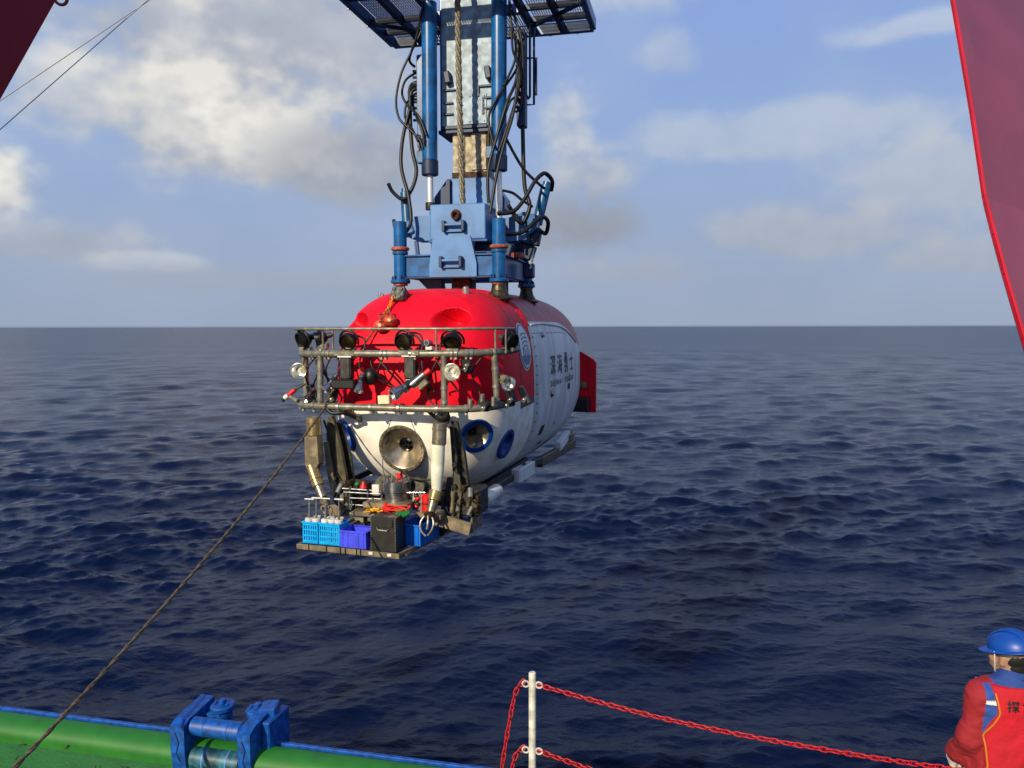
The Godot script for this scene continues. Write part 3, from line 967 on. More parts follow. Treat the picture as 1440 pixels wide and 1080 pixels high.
	for q in [-1.32, -0.62]:                                  # joints of the red foam blocks
		mb = MB.new()
		a = []; nn = []
		for i in 70:
			var th := PI * (0.01 + 0.98 * i / 69.0)
			var p := dimple(hull(q, th, 1.0))
			if q == -0.62 and p.y > -0.20: continue
			var nr := V(p.x, (p.y + 1.08) * 0.9, 0.5).normalized()
			a.append(p + nr * 0.005); nn.append(nr)
		if q == -1.32: ribbon(mb, a, nn, 0.008)
		if mb.v.size() > 0: part(sub, "seam", mb, M.seam)
	for i in 26:                                              # screws along the joint of the bow and the rear body
		var th := PI * (0.02 + 0.96 * i / 25.0)
		mb = MB.new()
		var p := hull(-2.04, th)
		var nr := V(p.x, (p.y + 1.08) * 0.9, 0.0).normalized()
		mb.cyl(p - nr * 0.005, p + nr * 0.006, 0.013, 8)
		part(sub, "screw", mb, M.clamp_metal)
	for i in 34:                                              # screws round the side panel
		mb = MB.new()
		var z := -2.32 - 0.14 * i if i < 20 else -2.27
		var y := -0.10 - 0.5 * ss(4.4, 7.2, -z) if i < 20 else -0.16 - 0.15 * (i - 20)
		var p := onhull(y, z, 0.0, 1.018)
		mb.cyl(p - V(0.004, 0, 0), p + V(0.008, 0.001, 0), 0.012, 8)
		part(sub, "screw", mb, M.grey_housing)
	# viewports
	for k in ports.size(): viewport(ports[k][0], ports[k][1], k)
	# fittings on the right side
	for q in [[-0.13, -2.95, 0.045], [-1.14, -3.35, 0.05]]:
		mb = MB.new()
		mb.lathe(onhull(q[0], q[1], 0.0, 1.018), Vector3.RIGHT, [Vector2(q[2] * 1.5, 0.004), Vector2(q[2] * 1.4, 0.014), Vector2(q[2], 0.016), Vector2(q[2] * 0.9, 0.04), Vector2(0, 0.045)], 16)
		part(sub, "round_fitting", mb, M.steel)
	for q in [[-1.12, -3.35, 0.10, 0.16], [-1.12, -4.9, 0.11, 0.22], [-1.72, -2.95, 0.16, 0.26], [-1.72, -4.0, 0.05, 0.05], [-2.0, -3.4, 0.06, 0.3], [-0.95, -4.95, 0.16, 0.03]]:
		mb = MB.new()
		P = []
		for i in 5:
			var row := []
			for j in 5: row.append(onhull(q[0] + q[2] * (j / 4.0 - 0.5), q[1] - q[3] * (i / 4.0 - 0.5) * (1.0 - 0.0 * j), 0.009, 1.018))
			P.append(row)
		mb.patch(P, V(0, -1.2, q[1]), Vector3.BACK)
		part(sub, "hull_opening" if q[2] > 0.09 else "small_slot", mb, M.hull_dark if q[0] > -1.73 and q[3] != 0.16 else M.grey_housing)
	# stern fins
	for sgn in [1.0, -1.0]:
		mb = MB.new()
		mb.prism(PackedVector2Array([Vector2(0.2, -0.62), Vector2(1.20, -0.54), Vector2(1.47, -0.70), Vector2(1.53, -0.78), Vector2(1.53, -1.86), Vector2(1.30, -1.86), Vector2(1.30, -1.68), Vector2(0.2, -1.72)]), V(0, 0, -7.2), Vector3.RIGHT * sgn, Vector3.UP, 0.10)
		part(sub, "stern_fin", mb, M.hull_red)
		mb = MB.new()
		mb.box(V(1.14 * sgn, -1.68, -7.05), V(0.55, 0.30, 0.34), Basis.IDENTITY, 0.03)
		part(sub, "thruster_housing", mb, M.black_plastic)
	mb = MB.new()
	mb.box(V(1.26, -1.26, -7.13), V(0.14, 0.13, 0.05), Basis.IDENTITY, 0.01)
	part(sub, "fin_plate", mb, M.tan_metal)
	emblem()
	hull_lettering()
	# top: lifting post, bracket, small things
	mb = MB.new()
	mb.box(V(-0.275, 0.44, -0.66), V(0.20, 0.22, 0.22), Basis(Vector3.RIGHT, -0.5), 0.015)
	var br := part(sub, "tow_bracket", mb, M.bracket_grey)
	for q in [V(-0.33, 0.54, -0.61), V(-0.22, 0.54, -0.61), V(-0.31, 0.44, -0.555), V(-0.22, 0.43, -0.55)]:
		mb = MB.new()
		mb.cyl(q, q + V(0, 0.01, 0.04), 0.022, 10)
		var o := part(br, "bolt", mb, M.hydraulic_dark)
		o.position = Vector3.ZERO
	for q in [[V(0.60, 0.50, -1.02), 0.05], [V(-0.72, 0.42, -1.05), 0.03], [V(-0.80, 0.44, -1.15), 0.03], [V(-1.16, -0.02, -1.0), 0.04]]:
		mb = MB.new()
		mb.cyl(q[0] - V(0, 0.10, 0), q[0] + V(0, 0.06, 0), q[1], 12)
		mb.ball(q[0] + V(0, 0.06, 0), V(q[1], q[1] * 0.7, q[1]), 10, 6)
		part(sub, "top_fitting", mb, M.clamp_metal if q[1] != 0.04 else M.black_plastic)
	mb = MB.new()
	mb.cyl(V(0.05, 0.45, -2.3), V(0.05, 0.80, -2.3), 0.11, 16)
	part(sub, "lifting_post", mb, M.wood_dark)

func sub_(p: Node3D, called: String, mb: MB, m: Material) -> void:
	var o := part(p, called, mb, m)
	o.position = Vector3.ZERO
func viewport(c: Vector3, r: float, k: int) -> void:
	var n := hull_normal(c)
	c -= n * (0.0 if k == 0 else 0.018)
	if k == 0: n = V(-0.02, -0.20, 1.0).normalized()
	if k == 3: n = (n + V(0.25, 0, 0)).normalized()
	var mb := MB.new()
	var ring: Material = M.bronze if k == 0 else M.port_blue
	var w := 0.035 if k == 0 else 0.055
	mb.lathe(c, n, [Vector2(r + 0.012, -0.10), Vector2(r + 0.012, 0.012), Vector2(r, 0.026), Vector2(r - w, 0.026), Vector2(r - w - 0.006, 0.0)], 40)
	var o := part(sub, "viewport", mb, ring)
	mb = MB.new()
	var ri := r - w
	mb.lathe(c, n, [Vector2(ri, 0.012), Vector2(ri * 0.96, 0.004), Vector2(ri * 0.36, -0.15), Vector2(ri * 0.34, -0.20)], 40)
	sub_(o, "cone", mb, M.bronze if k < 2 else M.port_blue)
	mb = MB.new()
	mb.lathe(c, n, [Vector2(ri * 0.355, -0.185), Vector2(ri * 0.2, -0.175), Vector2(0, -0.172)], 24)
	sub_(o, "window", mb, M.lens)
	var u := mb.axes(n)
	var nb := 24 if k == 0 else 12
	for j in nb:
		mb = MB.new()
		var d := u.x * cos(TAU * j / nb) + u.z * sin(TAU * j / nb)
		mb.cyl(c + d * (r - w * 0.5) + n * 0.024, c + d * (r - w * 0.5) + n * 0.034, 0.010, 6)
		sub_(o, "bolt", mb, M.hydraulic_dark if k == 0 else M.port_blue)

func emblem() -> void:
	var cy := -0.30
	var cz := -1.70
	var rr := 0.36
	var o: MeshInstance3D
	for lay in 3:
		var mb := MB.new()
		var P := []
		for i in 13:
			var row := []
			for j in 41:
				var a := TAU * j / 40.0
				var r: float = rr * [1.0, 0.94, 0.87][lay] * i / 12.0
				row.append(onhull(cy + r * sin(a), cz + r * cos(a) * 0.98, 0.006 + 0.004 * lay))
			P.append(row)
		mb.patch(P, V(0, -1.0, cz), Vector3.BACK)
		if lay == 0: o = part(sub, "emblem", mb, M.emblem_pale)
		else: sub_(o, "disc", mb, M.emblem_blue if lay == 1 else M.emblem_pale)
	# waves, two round motifs and a blue lower field
	var mb2 := MB.new()
	var P2 := []
	for i in 7:
		var y := cy - rr * lerpf(0.36, 0.76, i / 6.0)
		var hw := sqrt(maxf(0.0, pow(rr * 0.78, 2) - pow(y - cy, 2)))
		var row := []
		for j in 15: row.append(onhull(y, cz + hw * (j / 7.0 - 1.0), 0.019))
		P2.append(row)
	mb2.patch(P2, V(0, -1.0, cz), Vector3.BACK)
	sub_(o, "blue_field", mb2, M.emblem_blue)
	for k in 4:
		mb2 = MB.new()
		var a := []; var nn := []
		for i in 16:
			var t := i / 15.0
			a.append(onhull(cy + rr * (0.52 - 0.17 * k + 0.25 * t - 0.32 * t * t), cz - rr * (0.5 - 0.95 * t), 0.019)); nn.append(V(0.9, 0.25, 0.3))
		ribbon(mb2, a, nn, 0.022)
		sub_(o, "wave", mb2, M.emblem_blue)
	for k in 2:
		mb2 = MB.new()
		var a := []; var nn := []
		for i in 17:
			a.append(onhull(cy - rr * 0.22 + 0.055 * sin(TAU * i / 16), cz + rr * (0.30 - 0.60 * k) + 0.06 * cos(TAU * i / 16), 0.020)); nn.append(V(0.9, 0.25, 0.3))
		ribbon(mb2, a, nn, 0.018)
		sub_(o, "roundel", mb2, M.emblem_blue)

# stroke lettering: every character is a list of strokes in a unit box (x right, y up)
var GLYPH := {
	"shen": [[0.08, 0.92, 0.20, 0.80], [0.03, 0.62, 0.16, 0.52], [0.04, 0.08, 0.22, 0.36], [0.34, 0.72, 0.34, 0.88, 0.94, 0.88, 0.92, 0.72], [0.56, 0.78, 0.40, 0.58], [0.70, 0.78, 0.86, 0.58], [0.30, 0.46, 0.98, 0.46], [0.63, 0.60, 0.63, 0.02], [0.61, 0.44, 0.30, 0.10], [0.65, 0.44, 0.98, 0.10]],
	"hai": [[0.08, 0.92, 0.20, 0.80], [0.03, 0.62, 0.16, 0.52], [0.04, 0.08, 0.22, 0.36], [0.48, 0.96, 0.34, 0.72], [0.42, 0.84, 0.96, 0.84], [0.46, 0.66, 0.40, 0.20, 0.90, 0.20], [0.46, 0.66, 0.90, 0.66, 0.86, 0.04, 0.74, 0.06], [0.30, 0.42, 0.99, 0.42], [0.62, 0.60, 0.68, 0.50], [0.60, 0.36, 0.66, 0.26]],
	"yong": [[0.24, 0.95, 0.74, 0.95, 0.50, 0.80], [0.44, 0.88, 0.58, 0.78], [0.22, 0.44, 0.22, 0.76, 0.80, 0.76, 0.80, 0.44, 0.72, 0.44], [0.22, 0.65, 0.80, 0.65], [0.22, 0.54, 0.80, 0.54], [0.51, 0.76, 0.51, 0.42], [0.10, 0.32, 0.84, 0.32, 0.76, 0.02, 0.62, 0.06], [0.50, 0.42, 0.44, 0.20, 0.14, 0.01]],
	"shi": [[0.04, 0.62, 0.96, 0.62], [0.50, 0.96, 0.50, 0.10], [0.16, 0.10, 0.84, 0.10]],
	"tan": [[0.03, 0.72, 0.36, 0.72], [0.20, 0.96, 0.20, 0.08, 0.08, 0.12], [0.03, 0.36, 0.36, 0.50], [0.44, 0.72, 0.44, 0.88, 0.97, 0.88, 0.95, 0.72], [0.62, 0.80, 0.48, 0.60], [0.76, 0.80, 0.92, 0.60], [0.40, 0.46, 0.99, 0.46], [0.70, 0.60, 0.70, 0.02], [0.68, 0.44, 0.42, 0.10], [0.72, 0.44, 0.99, 0.10]],
	"suo": [[0.50, 0.98, 0.50, 0.76], [0.20, 0.88, 0.80, 0.88], [0.10, 0.62, 0.10, 0.76, 0.90, 0.76, 0.86, 0.62], [0.50, 0.70, 0.28, 0.56, 0.60, 0.52], [0.66, 0.62, 0.24, 0.38, 0.78, 0.38], [0.64, 0.48, 0.80, 0.34], [0.50, 0.38, 0.50, 0.02, 0.42, 0.06], [0.32, 0.26, 0.14, 0.08], [0.66, 0.26, 0.86, 0.08]],
	"yi": [[0.05, 0.50, 0.95, 0.50]],
	"hao": [[0.26, 0.66, 0.26, 0.94, 0.74, 0.94, 0.74, 0.66, 0.26, 0.66], [0.06, 0.50, 0.94, 0.50], [0.36, 0.50, 0.28, 0.32, 0.76, 0.32, 0.70, 0.04, 0.56, 0.06]],
	"S": [[0.92, 0.82, 0.7, 0.97, 0.3, 0.97, 0.1, 0.8, 0.2, 0.58, 0.8, 0.42, 0.92, 0.22, 0.7, 0.03, 0.3, 0.03, 0.08, 0.18]],
	"H": [[0.1, 0, 0.1, 1], [0.9, 0, 0.9, 1], [0.1, 0.5, 0.9, 0.5]],
	"E": [[0.9, 1, 0.1, 1, 0.1, 0, 0.9, 0], [0.1, 0.5, 0.8, 0.5]],
	"N": [[0.1, 0, 0.1, 1, 0.9, 0, 0.9, 1]],
	"A": [[0.02, 0, 0.5, 1, 0.98, 0], [0.2, 0.36, 0.8, 0.36]],
	"I": [[0.5, 0, 0.5, 1]],
	"Y": [[0.05, 1, 0.5, 0.5, 0.95, 1], [0.5, 0.5, 0.5, 0]],
	"O": [[0.3, 0, 0.08, 0.25, 0.08, 0.75, 0.3, 1, 0.7, 1, 0.92, 0.75, 0.92, 0.25, 0.7, 0, 0.3, 0]],
	"G": [[0.92, 0.8, 0.7, 0.98, 0.3, 0.98, 0.08, 0.72, 0.08, 0.28, 0.3, 0.02, 0.7, 0.02, 0.92, 0.2, 0.92, 0.48, 0.6, 0.48]]}
func hull_lettering() -> void:
	var z := -3.28
	var names := ["shen", "hai", "yong", "shi"]
	for k in 4:
		sub_glyph(names[k], z - 0.58 * k, -0.84, 0.40, 0.37, 0.040)
	var x := -3.28
	for ch in "SHENHAI YONGSHI":
		if ch != " ": sub_glyph(ch, x, -1.02, 0.10, 0.095, 0.020)
		x -= 0.15
func sub_glyph(g: String, z: float, y: float, w: float, h: float, thick: float) -> void:
	var mb := MB.new()
	for st in GLYPH[g]:
		var a := []; var nn := []
		for i in range(0, st.size() - 2, 2):
			for s in (5 if i + 4 >= st.size() else 4):
				var t := s / 4.0
				var ux: float = lerpf(st[i], st[i + 2], t)
				var uy: float = lerpf(st[i + 1], st[i + 3], t)
				a.append(onhull(y + uy * h, z - ux * w, 0.007, 1.018)); nn.append(V(1, 0.15, 0))
		ribbon(mb, a, nn, thick)
	part(sub, "letter", mb, M.letter_grey)

# ---------------------------------------------------------------- submersible: the tubular frame before the bow with its lamps and cameras
func clamp_(o: Node3D, p: Vector3, d: Vector3, r: float, called := "clamp") -> void:
	var mb := MB.new()
	d = d.normalized()
	mb.cyl(p - d * 0.022, p + d * 0.022, r, 14, -1.0, 0.004)
	mb.box(p + V(0, -r - 0.008, 0.0), V(0.03, 0.03, 0.05), Basis.IDENTITY, 0.003)
	sub_(o, called, mb, M.clamp_metal)
func along(pts: Array, t: float) -> Array:               # point and direction at a share of a polyline
	var n := pts.size() - 1
	var k := clampi(int(t * n), 0, n - 1)
	var f := t * n - k
	return [pts[k].lerp(pts[k + 1], f), (pts[k + 1] - pts[k]).normalized()]
func build_frame() -> void:
	# three bent rails: thin one on top, thick one in the middle, thick one below
	var mid := smooth([V(-1.52, -0.36, -0.35), V(-1.50, -0.36, -0.05), V(-1.36, -0.36, 0.14), V(-1.02, -0.355, 0.26), V(-0.5, -0.35, 0.30), V(0.25, -0.345, 0.30), V(0.85, -0.34, 0.24), V(1.18, -0.335, 0.06), V(1.36, -0.33, -0.25), V(1.47, -0.30, -0.62)], 4)
	var low := smooth([V(-1.50, -1.02, -0.45), V(-1.52, -1.03, -0.10), V(-1.42, -1.06, 0.16), V(-1.10, -1.065, 0.28), V(-0.3, -1.065, 0.30), V(0.45, -1.065, 0.30), V(1.0, -1.06, 0.20), V(1.28, -1.05, -0.02), V(1.42, -1.03, -0.40)], 4)
	var top := smooth([V(-1.50, -0.02, -0.40), V(-1.48, -0.02, 0.10), V(-1.36, -0.02, 0.22), V(-0.7, -0.02, 0.29), V(0.5, -0.02, 0.29), V(1.10, -0.02, 0.16), V(1.36, -0.02, -0.10), V(1.46, -0.02, -0.50)], 4)
	var mb := MB.new()
	mb.tube(mid, 0.048, 14)
	var om := part(sub, "frame_tube", mb, M.frame_metal)
	mb = MB.new()
	mb.tube(low, 0.048, 14)
	var ol := part(sub, "frame_tube", mb, M.frame_metal)
	mb = MB.new()
	mb.tube(top, 0.020, 10)
	part(sub, "top_rail", mb, M.frame_metal)
	for t in [0.27, 0.345, 0.40, 0.50, 0.56, 0.66, 0.71, 0.83]:
		var q := along(mid, t)
		clamp_(om, q[0], q[1], 0.056)
		clamp_(om, q[0] + q[1] * 0.06, q[1], 0.056)
	for t in [0.20, 0.29, 0.36, 0.43, 0.50, 0.565, 0.66, 0.75]:
		var q := along(low, t)
		clamp_(ol, q[0], q[1], 0.059)
	# uprights
	for q in [[V(-1.06, -0.36, 0.25), V(-1.06, -1.06, 0.28)], [V(0.72, -0.345, 0.265), V(0.72, -1.06, 0.26)], [V(1.30, -0.335, -0.08), V(1.33, -1.05, -0.10)], [V(-1.50, -0.36, -0.12), V(-1.51, -1.03, -0.15)]]:
		mb = MB.new()
		mb.cyl(q[0], q[1], 0.042, 14)
		var o := part(sub, "upright", mb, M.frame_metal)
		for t in [0.30, 0.62, 0.88]: clamp_(o, q[0].lerp(q[1], t), V(0, 1, 0), 0.050)
	for q in [V(-1.03, 0, 0.23), V(-0.95, 0, 0.10), V(0.62, 0, 0.275), V(1.33, 0, -0.03), V(1.42, 0, -0.22), V(-1.47, 0, 0.05)]:
		mb = MB.new()
		mb.cyl(V(q.x, -0.02, q.z), V(q.x, -0.35, q.z - 0.01), 0.015, 10)
		part(sub, "thin_upright", mb, M.frame_metal if q.x != -0.95 and q.x != 1.42 else M.clamp_metal)
	# struts back to the hull
	for q in [[V(-0.72, -1.09, 0.28), V(-0.60, -1.36, -0.22)], [V(0.70, -1.09, 0.24), V(0.60, -1.34, -0.22)], [V(-1.40, -0.36, 0.10), V(-1.02, -0.40, -0.45)], [V(1.38, -0.33, -0.2), V(1.05, -0.38, -0.55)], [V(-0.45, -1.06, 0.29), V(-0.42, -1.14, -0.12)]]:
		mb = MB.new()
		mb.cyl(q[0], q[1], 0.042, 12)
		var o := part(sub, "strut", mb, M.frame_metal)
		clamp_(o, q[0].lerp(q[1], 0.8), q[1] - q[0], 0.052)
	# black hoses and joints where the frame meets the arms
	for q in [[V(-0.95, -1.08, 0.32), V(-0.85, -1.15, 0.34), V(-0.70, -1.15, 0.30), V(-0.60, -1.22, 0.16)], [V(0.50, -1.10, 0.26), V(0.60, -1.20, 0.20), V(0.74, -1.20, 0.28), V(0.78, -1.10, 0.30)], [V(0.56, -1.08, 0.22), V(0.66, -1.16, 0.30), V(0.72, -1.12, 0.34)]]:
		mb = MB.new()
		mb.tube(smooth(q, 6), 0.026, 8)
		part(sub, "hose", mb, M.hose)
	mb = MB.new()
	mb.ball(V(0.70, -1.17, 0.26), V(0.10, 0.075, 0.10), 12, 8)
	part(sub, "joint_boot", mb, M.black_rubber)
	# floodlights standing on the middle tube, faces tipped to the water
	lamp_dark(V(-1.40, -0.18, 0.12), V(-0.55, -0.35, 0.75), 0.125)
	lamp_dark(V(-1.20, -0.15, 0.02), V(-0.85, -0.25, 0.30), 0.10)
	lamp_dark(V(-0.62, -0.185, 0.30), V(-0.05, -0.30, 0.95), 0.115)
	lamp_dark(V(0.18, -0.185, 0.31), V(-0.15, -0.25, 0.95), 0.115)
	lamp_dark(V(0.84, -0.185, 0.27), V(0.10, -0.62, 0.80), 0.125)
	lamp_dark(V(1.45, -0.19, -0.36), V(0.86, -0.30, 0.35), 0.12)
	# bright reflector lamps
	lamp_bright(V(-1.41, -0.60, 0.22), V(0.22, -0.05, 1.0), 0.115, V(-1.40, -0.36, 0.08))
	lamp_bright(V(0.87, -0.575, 0.38), V(0.12, 0.0, 1.0), 0.115, V(0.74, -0.58, 0.26))
	lamp_bright(V(1.50, -0.74, -0.05), V(0.62, -0.30, 0.75), 0.105, V(1.33, -0.70, -0.10))
	# torch-like lamps hanging under the pan units
	torch(V(0.28, -0.72, 0.28), V(-0.62, -0.50, 0.62), 0.32, 0.09)
	torch(V(-0.44, -0.66, 0.28), V(0.05, -0.85, 0.55), 0.22, 0.065)
	torch(V(-0.86, -0.66, 0.20), V(-0.40, -0.75, 0.50), 0.26, 0.06)
	torch(V(-1.22, -0.86, 0.18), V(-0.20, -0.6, 0.75), 0.20, 0.05)
	# cylinder with a red cap, up to the right
	mb = MB.new()
	mb.cyl(V(0.28, -0.76, 0.30), V(0.46, -0.61, 0.27), 0.062, 16)
	var o := part(sub, "camera_tube", mb, M.steel)
	mb = MB.new()
	mb.cyl(V(0.46, -0.61, 0.27), V(0.53, -0.555, 0.26), 0.042, 14)
	sub_(o, "red_cap", mb, M.red_part)
	mb = MB.new()
	mb.box(V(0.43, -0.74, 0.26), V(0.15, 0.09, 0.10), Basis(Vector3.BACK, 0.7), 0.01)
	sub_(o, "bracket", mb, M.tan_metal)
	mb = MB.new()
	mb.cyl(V(0.18, -0.83, 0.33), V(0.23, -0.79, 0.32), 0.05, 14)
	sub_(o, "lens_end", mb, M.clamp_metal)
	# pan units: an upright housing under a plate, and a cross block
	for q in [V(-0.66, -0.545, 0.26), V(0.26, -0.53, 0.26)]:
		mb = MB.new()
		mb.box(q, V(0.155, 0.30, 0.14), Basis.IDENTITY, 0.02)
		o = part(sub, "pan_unit", mb, M.grey_housing)
		mb = MB.new()
		mb.box(q + V(0, 0.156, 0.005), V(0.20, 0.025, 0.16), Basis.IDENTITY, 0.004)
		sub_(o, "top_plate", mb, M.white_part)
		mb = MB.new()
		mb.box(q + V(0, 0.195, 0.01), V(0.30, 0.07, 0.16), Basis.IDENTITY, 0.015)
		sub_(o, "saddle", mb, M.frame_metal)
		mb = MB.new()
		mb.cyl(q + V(-0.06, -0.16, 0.0), q + V(0.06, -0.16, 0.0), 0.05, 14)
		sub_(o, "pivot", mb, M.steel)
	mb = MB.new()
	mb.box(V(-0.70, -0.76, 0.25), V(0.34, 0.13, 0.16), Basis.IDENTITY, 0.03)
	part(sub, "pan_block", mb, M.black_plastic)
	mb = MB.new()
	mb.box(V(-0.50, -0.60, 0.16), V(0.10, 0.10, 0.05), Basis(Vector3.BACK, 0.4), 0.02)
	part(sub, "red_valve", mb, M.red_part)
	mb = MB.new()
	mb.ball(V(-0.36, -0.66, 0.16), V(0.10, 0.12, 0.10), 12, 8)
	part(sub, "sonar_head", mb, M.black_plastic)
	# small camera on the middle tube
	mb = MB.new()
	mb.box(V(0.54, -0.27, 0.30), V(0.09, 0.05, 0.09), Basis.IDENTITY, 0.008)
	o = part(sub, "small_camera", mb, M.white_part)
	mb = MB.new()
	mb.cyl(V(0.53, -0.21, 0.24), V(0.52, -0.20, 0.37), 0.042, 14)
	sub_(o, "barrel", mb, M.steel)
	mb = MB.new()
	mb.cyl(V(0.52, -0.20, 0.371), V(0.52, -0.20, 0.374), 0.028, 12)
	sub_(o, "lens", mb, M.lens)
	# sensors at the ends
	for q in [[V(-1.30, -0.90, 0.05), V(0.10, 0.22, 0.10), "black_plastic"], [V(-1.22, -0.98, 0.12), V(0.16, 0.12, 0.12), "black_plastic"], [V(-0.93, -0.93, 0.15), V(0.12, 0.20, 0.12), "black_plastic"], [V(1.20, -1.02, 0.06), V(0.16, 0.13, 0.16), "black_rubber"], [V(1.48, -0.92, -0.25), V(0.09, 0.20, 0.14), "black_plastic"], [V(1.62, -0.92, -0.42), V(0.08, 0.26, 0.10), "grey_housing"], [V(1.42, -1.02, -0.3), V(0.16, 0.10, 0.16), "black_plastic"], [V(0.98, -0.50, 0.14), V(0.12, 0.20, 0.12), "black_plastic"], [V(1.02, -0.47, 0.16), V(0.08, 0.10, 0.22), "black_rubber"], [V(-1.16, -0.30, 0.02), V(0.20, 0.07, 0.07), "clamp_metal"], [V(-1.12, -0.50, 0.16), V(0.09, 0.14, 0.09), "hydraulic_dark"], [V(-0.90, -0.80, 0.20), V(0.12, 0.10, 0.10), "hydraulic_dark"]]:
		mb = MB.new()
		mb.box(q[0], q[1], Basis(Vector3.BACK, 0.5 * sin(q[0].x * 9.0)) * Basis(Vector3.UP, 0.4 * cos(q[0].x * 7.0)), 0.025)
		o = part(sub, "sensor_box", mb, M[q[2]])
		mb = MB.new()
		var e: Vector3 = q[0] + V(0.02, -q[1].y * 0.2, q[1].z * 0.5)
		mb.cyl(e, e + V(-0.01, -0.02, 0.045), 0.032, 12)
		sub_(o, "end_cap", mb, M.clamp_metal)
	for q in [V(1.18, -0.94, 0.10), V(1.05, -1.0, 0.20), V(1.32, -0.98, 0.04)]:
		mb = MB.new()
		mb.cyl(q + V(0, -0.05, 0), q + V(0.01, 0.07, 0.01), 0.033, 12)
		o = part(sub, "connector", mb, M.clamp_metal)
		if q.x == 1.18:
			mb = MB.new()
			mb.cyl(q + V(0.01, 0.07, 0.01), q + V(-0.01, 0.15, 0.01), 0.04, 12)
			sub_(o, "red_cap", mb, M.red_part)
	# red and white arm at the far left end
	mb = MB.new()
	mb.cyl(V(-1.36, -0.78, 0.14), V(-1.55, -0.89, 0.18), 0.016, 8)
	o = part(sub, "sensor_arm", mb, M.hydraulic_dark)
	mb = MB.new()
	mb.cyl(V(-1.50, -0.86, 0.17), V(-1.60, -0.94, 0.19), 0.032, 10)
	sub_(o, "red_sleeve", mb, M.red_part)
	mb = MB.new()
	mb.cyl(V(-1.60, -0.94, 0.19), V(-1.65, -0.98, 0.20), 0.036, 10)
	sub_(o, "white_collar", mb, M.white_part)
	mb = MB.new()
	mb.cyl(V(-1.65, -0.98, 0.20), V(-1.68, -1.02, 0.21), 0.026, 10)
	sub_(o, "tip", mb, M.black_rubber)
	mb = MB.new()
	mb.box(V(-1.50, -0.98, 0.20), V(0.14, 0.05, 0.07), Basis(Vector3.BACK, -0.5), 0.01)
	sub_(o, "clamp", mb, M.clamp_metal)
	# paper-wrapped block on the low tube
	mb = MB.new()
	mb.box(V(-0.10, -0.955, 0.30), V(0.165, 0.115, 0.10), Basis(Vector3.BACK, 0.05), 0.008)
	part(sub, "wrapped_block", mb, M.paper)
	# cables looping along the frame
	var rng := RandomNumberGenerator.new()
	rng.seed = 12
	for k in 16:
		var x0 := rng.randf_range(-1.35, 1.25)
		var p0 := V(x0, -0.36 - rng.randf() * 0.05, 0.20 - maxf(0.0, absf(x0) - 0.9) * 0.5)
		var p1 := V(x0 + rng.randf_range(-0.35, 0.35), -0.75 - rng.randf() * 0.3, 0.14 - maxf(0.0, absf(x0) - 0.9) * 0.5)
		mb = MB.new()
		mb.tube(smooth([p0, p0.lerp(p1, 0.3) + V(rng.randf_range(-0.12, 0.12), -0.06, 0.05), p0.lerp(p1, 0.7) + V(rng.randf_range(-0.12, 0.12), -0.08, -0.02), p1], 6), 0.010 + 0.005 * rng.randf(), 6)
		part(sub, "cable", mb, M.hose)
	for q in [[V(0.24, -0.10, 0.27), V(0.34, -0.12, 0.25), V(0.44, -0.24, 0.27), V(0.52, -0.26, 0.30)], [V(0.20, -0.07, 0.25), V(0.37, -0.09, 0.22), V(0.42, -0.22, 0.24), V(0.40, -0.33, 0.27)], [V(-0.56, -0.10, 0.27), V(-0.44, -0.14, 0.22), V(-0.40, -0.22, 0.24), V(-0.42, -0.34, 0.28)], [V(0.72, -0.12, 0.24), V(0.66, -0.22, 0.22), V(0.66, -0.34, 0.26)]]:
		mb = MB.new()
		mb.tube(smooth(q, 6), 0.014, 6)
		part(sub, "cable", mb, M.hose)

func lamp_dark(c: Vector3, d: Vector3, r: float) -> void:
	d = d.normalized()
	var mb := MB.new()
	mb.lathe(c - d * 0.11, d, [Vector2(0, 0), Vector2(r * 0.55, 0), Vector2(r * 0.72, 0.03), Vector2(r * 0.95, 0.07), Vector2(r, 0.10), Vector2(r, 0.155), Vector2(r * 0.88, 0.158), Vector2(r * 0.84, 0.135)], 24)
	var o := part(sub, "floodlight", mb, M.black_plastic)
	mb = MB.new()
	mb.lathe(c + d * 0.022, d, [Vector2(r * 0.85, 0.0), Vector2(r * 0.5, 0.006), Vector2(0, 0.008)], 24)
	sub_(o, "lens", mb, M.bronze_dark)
	var ax := mb.axes(d)
	var side := d.cross(Vector3.UP).normalized()
	var up := side.cross(d).normalized()
	var pts := []
	for k in 13:
		var a := PI * (-0.12 + 1.24 * k / 12.0)
		pts.append(c - d * 0.03 + side * cos(a) * r * 1.18 + up * sin(a) * r * 1.24)
	mb = MB.new()
	mb.tube(pts, 0.016, 8)
	sub_(o, "hoop", mb, M.black_plastic)
	mb = MB.new()
	mb.box(V(c.x - d.x * 0.05, c.y - r * 0.95, c.z - d.z * 0.05), V(0.17, 0.06, 0.09), Basis.IDENTITY, 0.012)
	sub_(o, "foot", mb, M.frame_metal)
	mb = MB.new()
	mb.cyl(c - d * 0.19, c - d * 0.10, r * 0.36, 14)
	sub_(o, "rear_plug", mb, M.grey_housing)
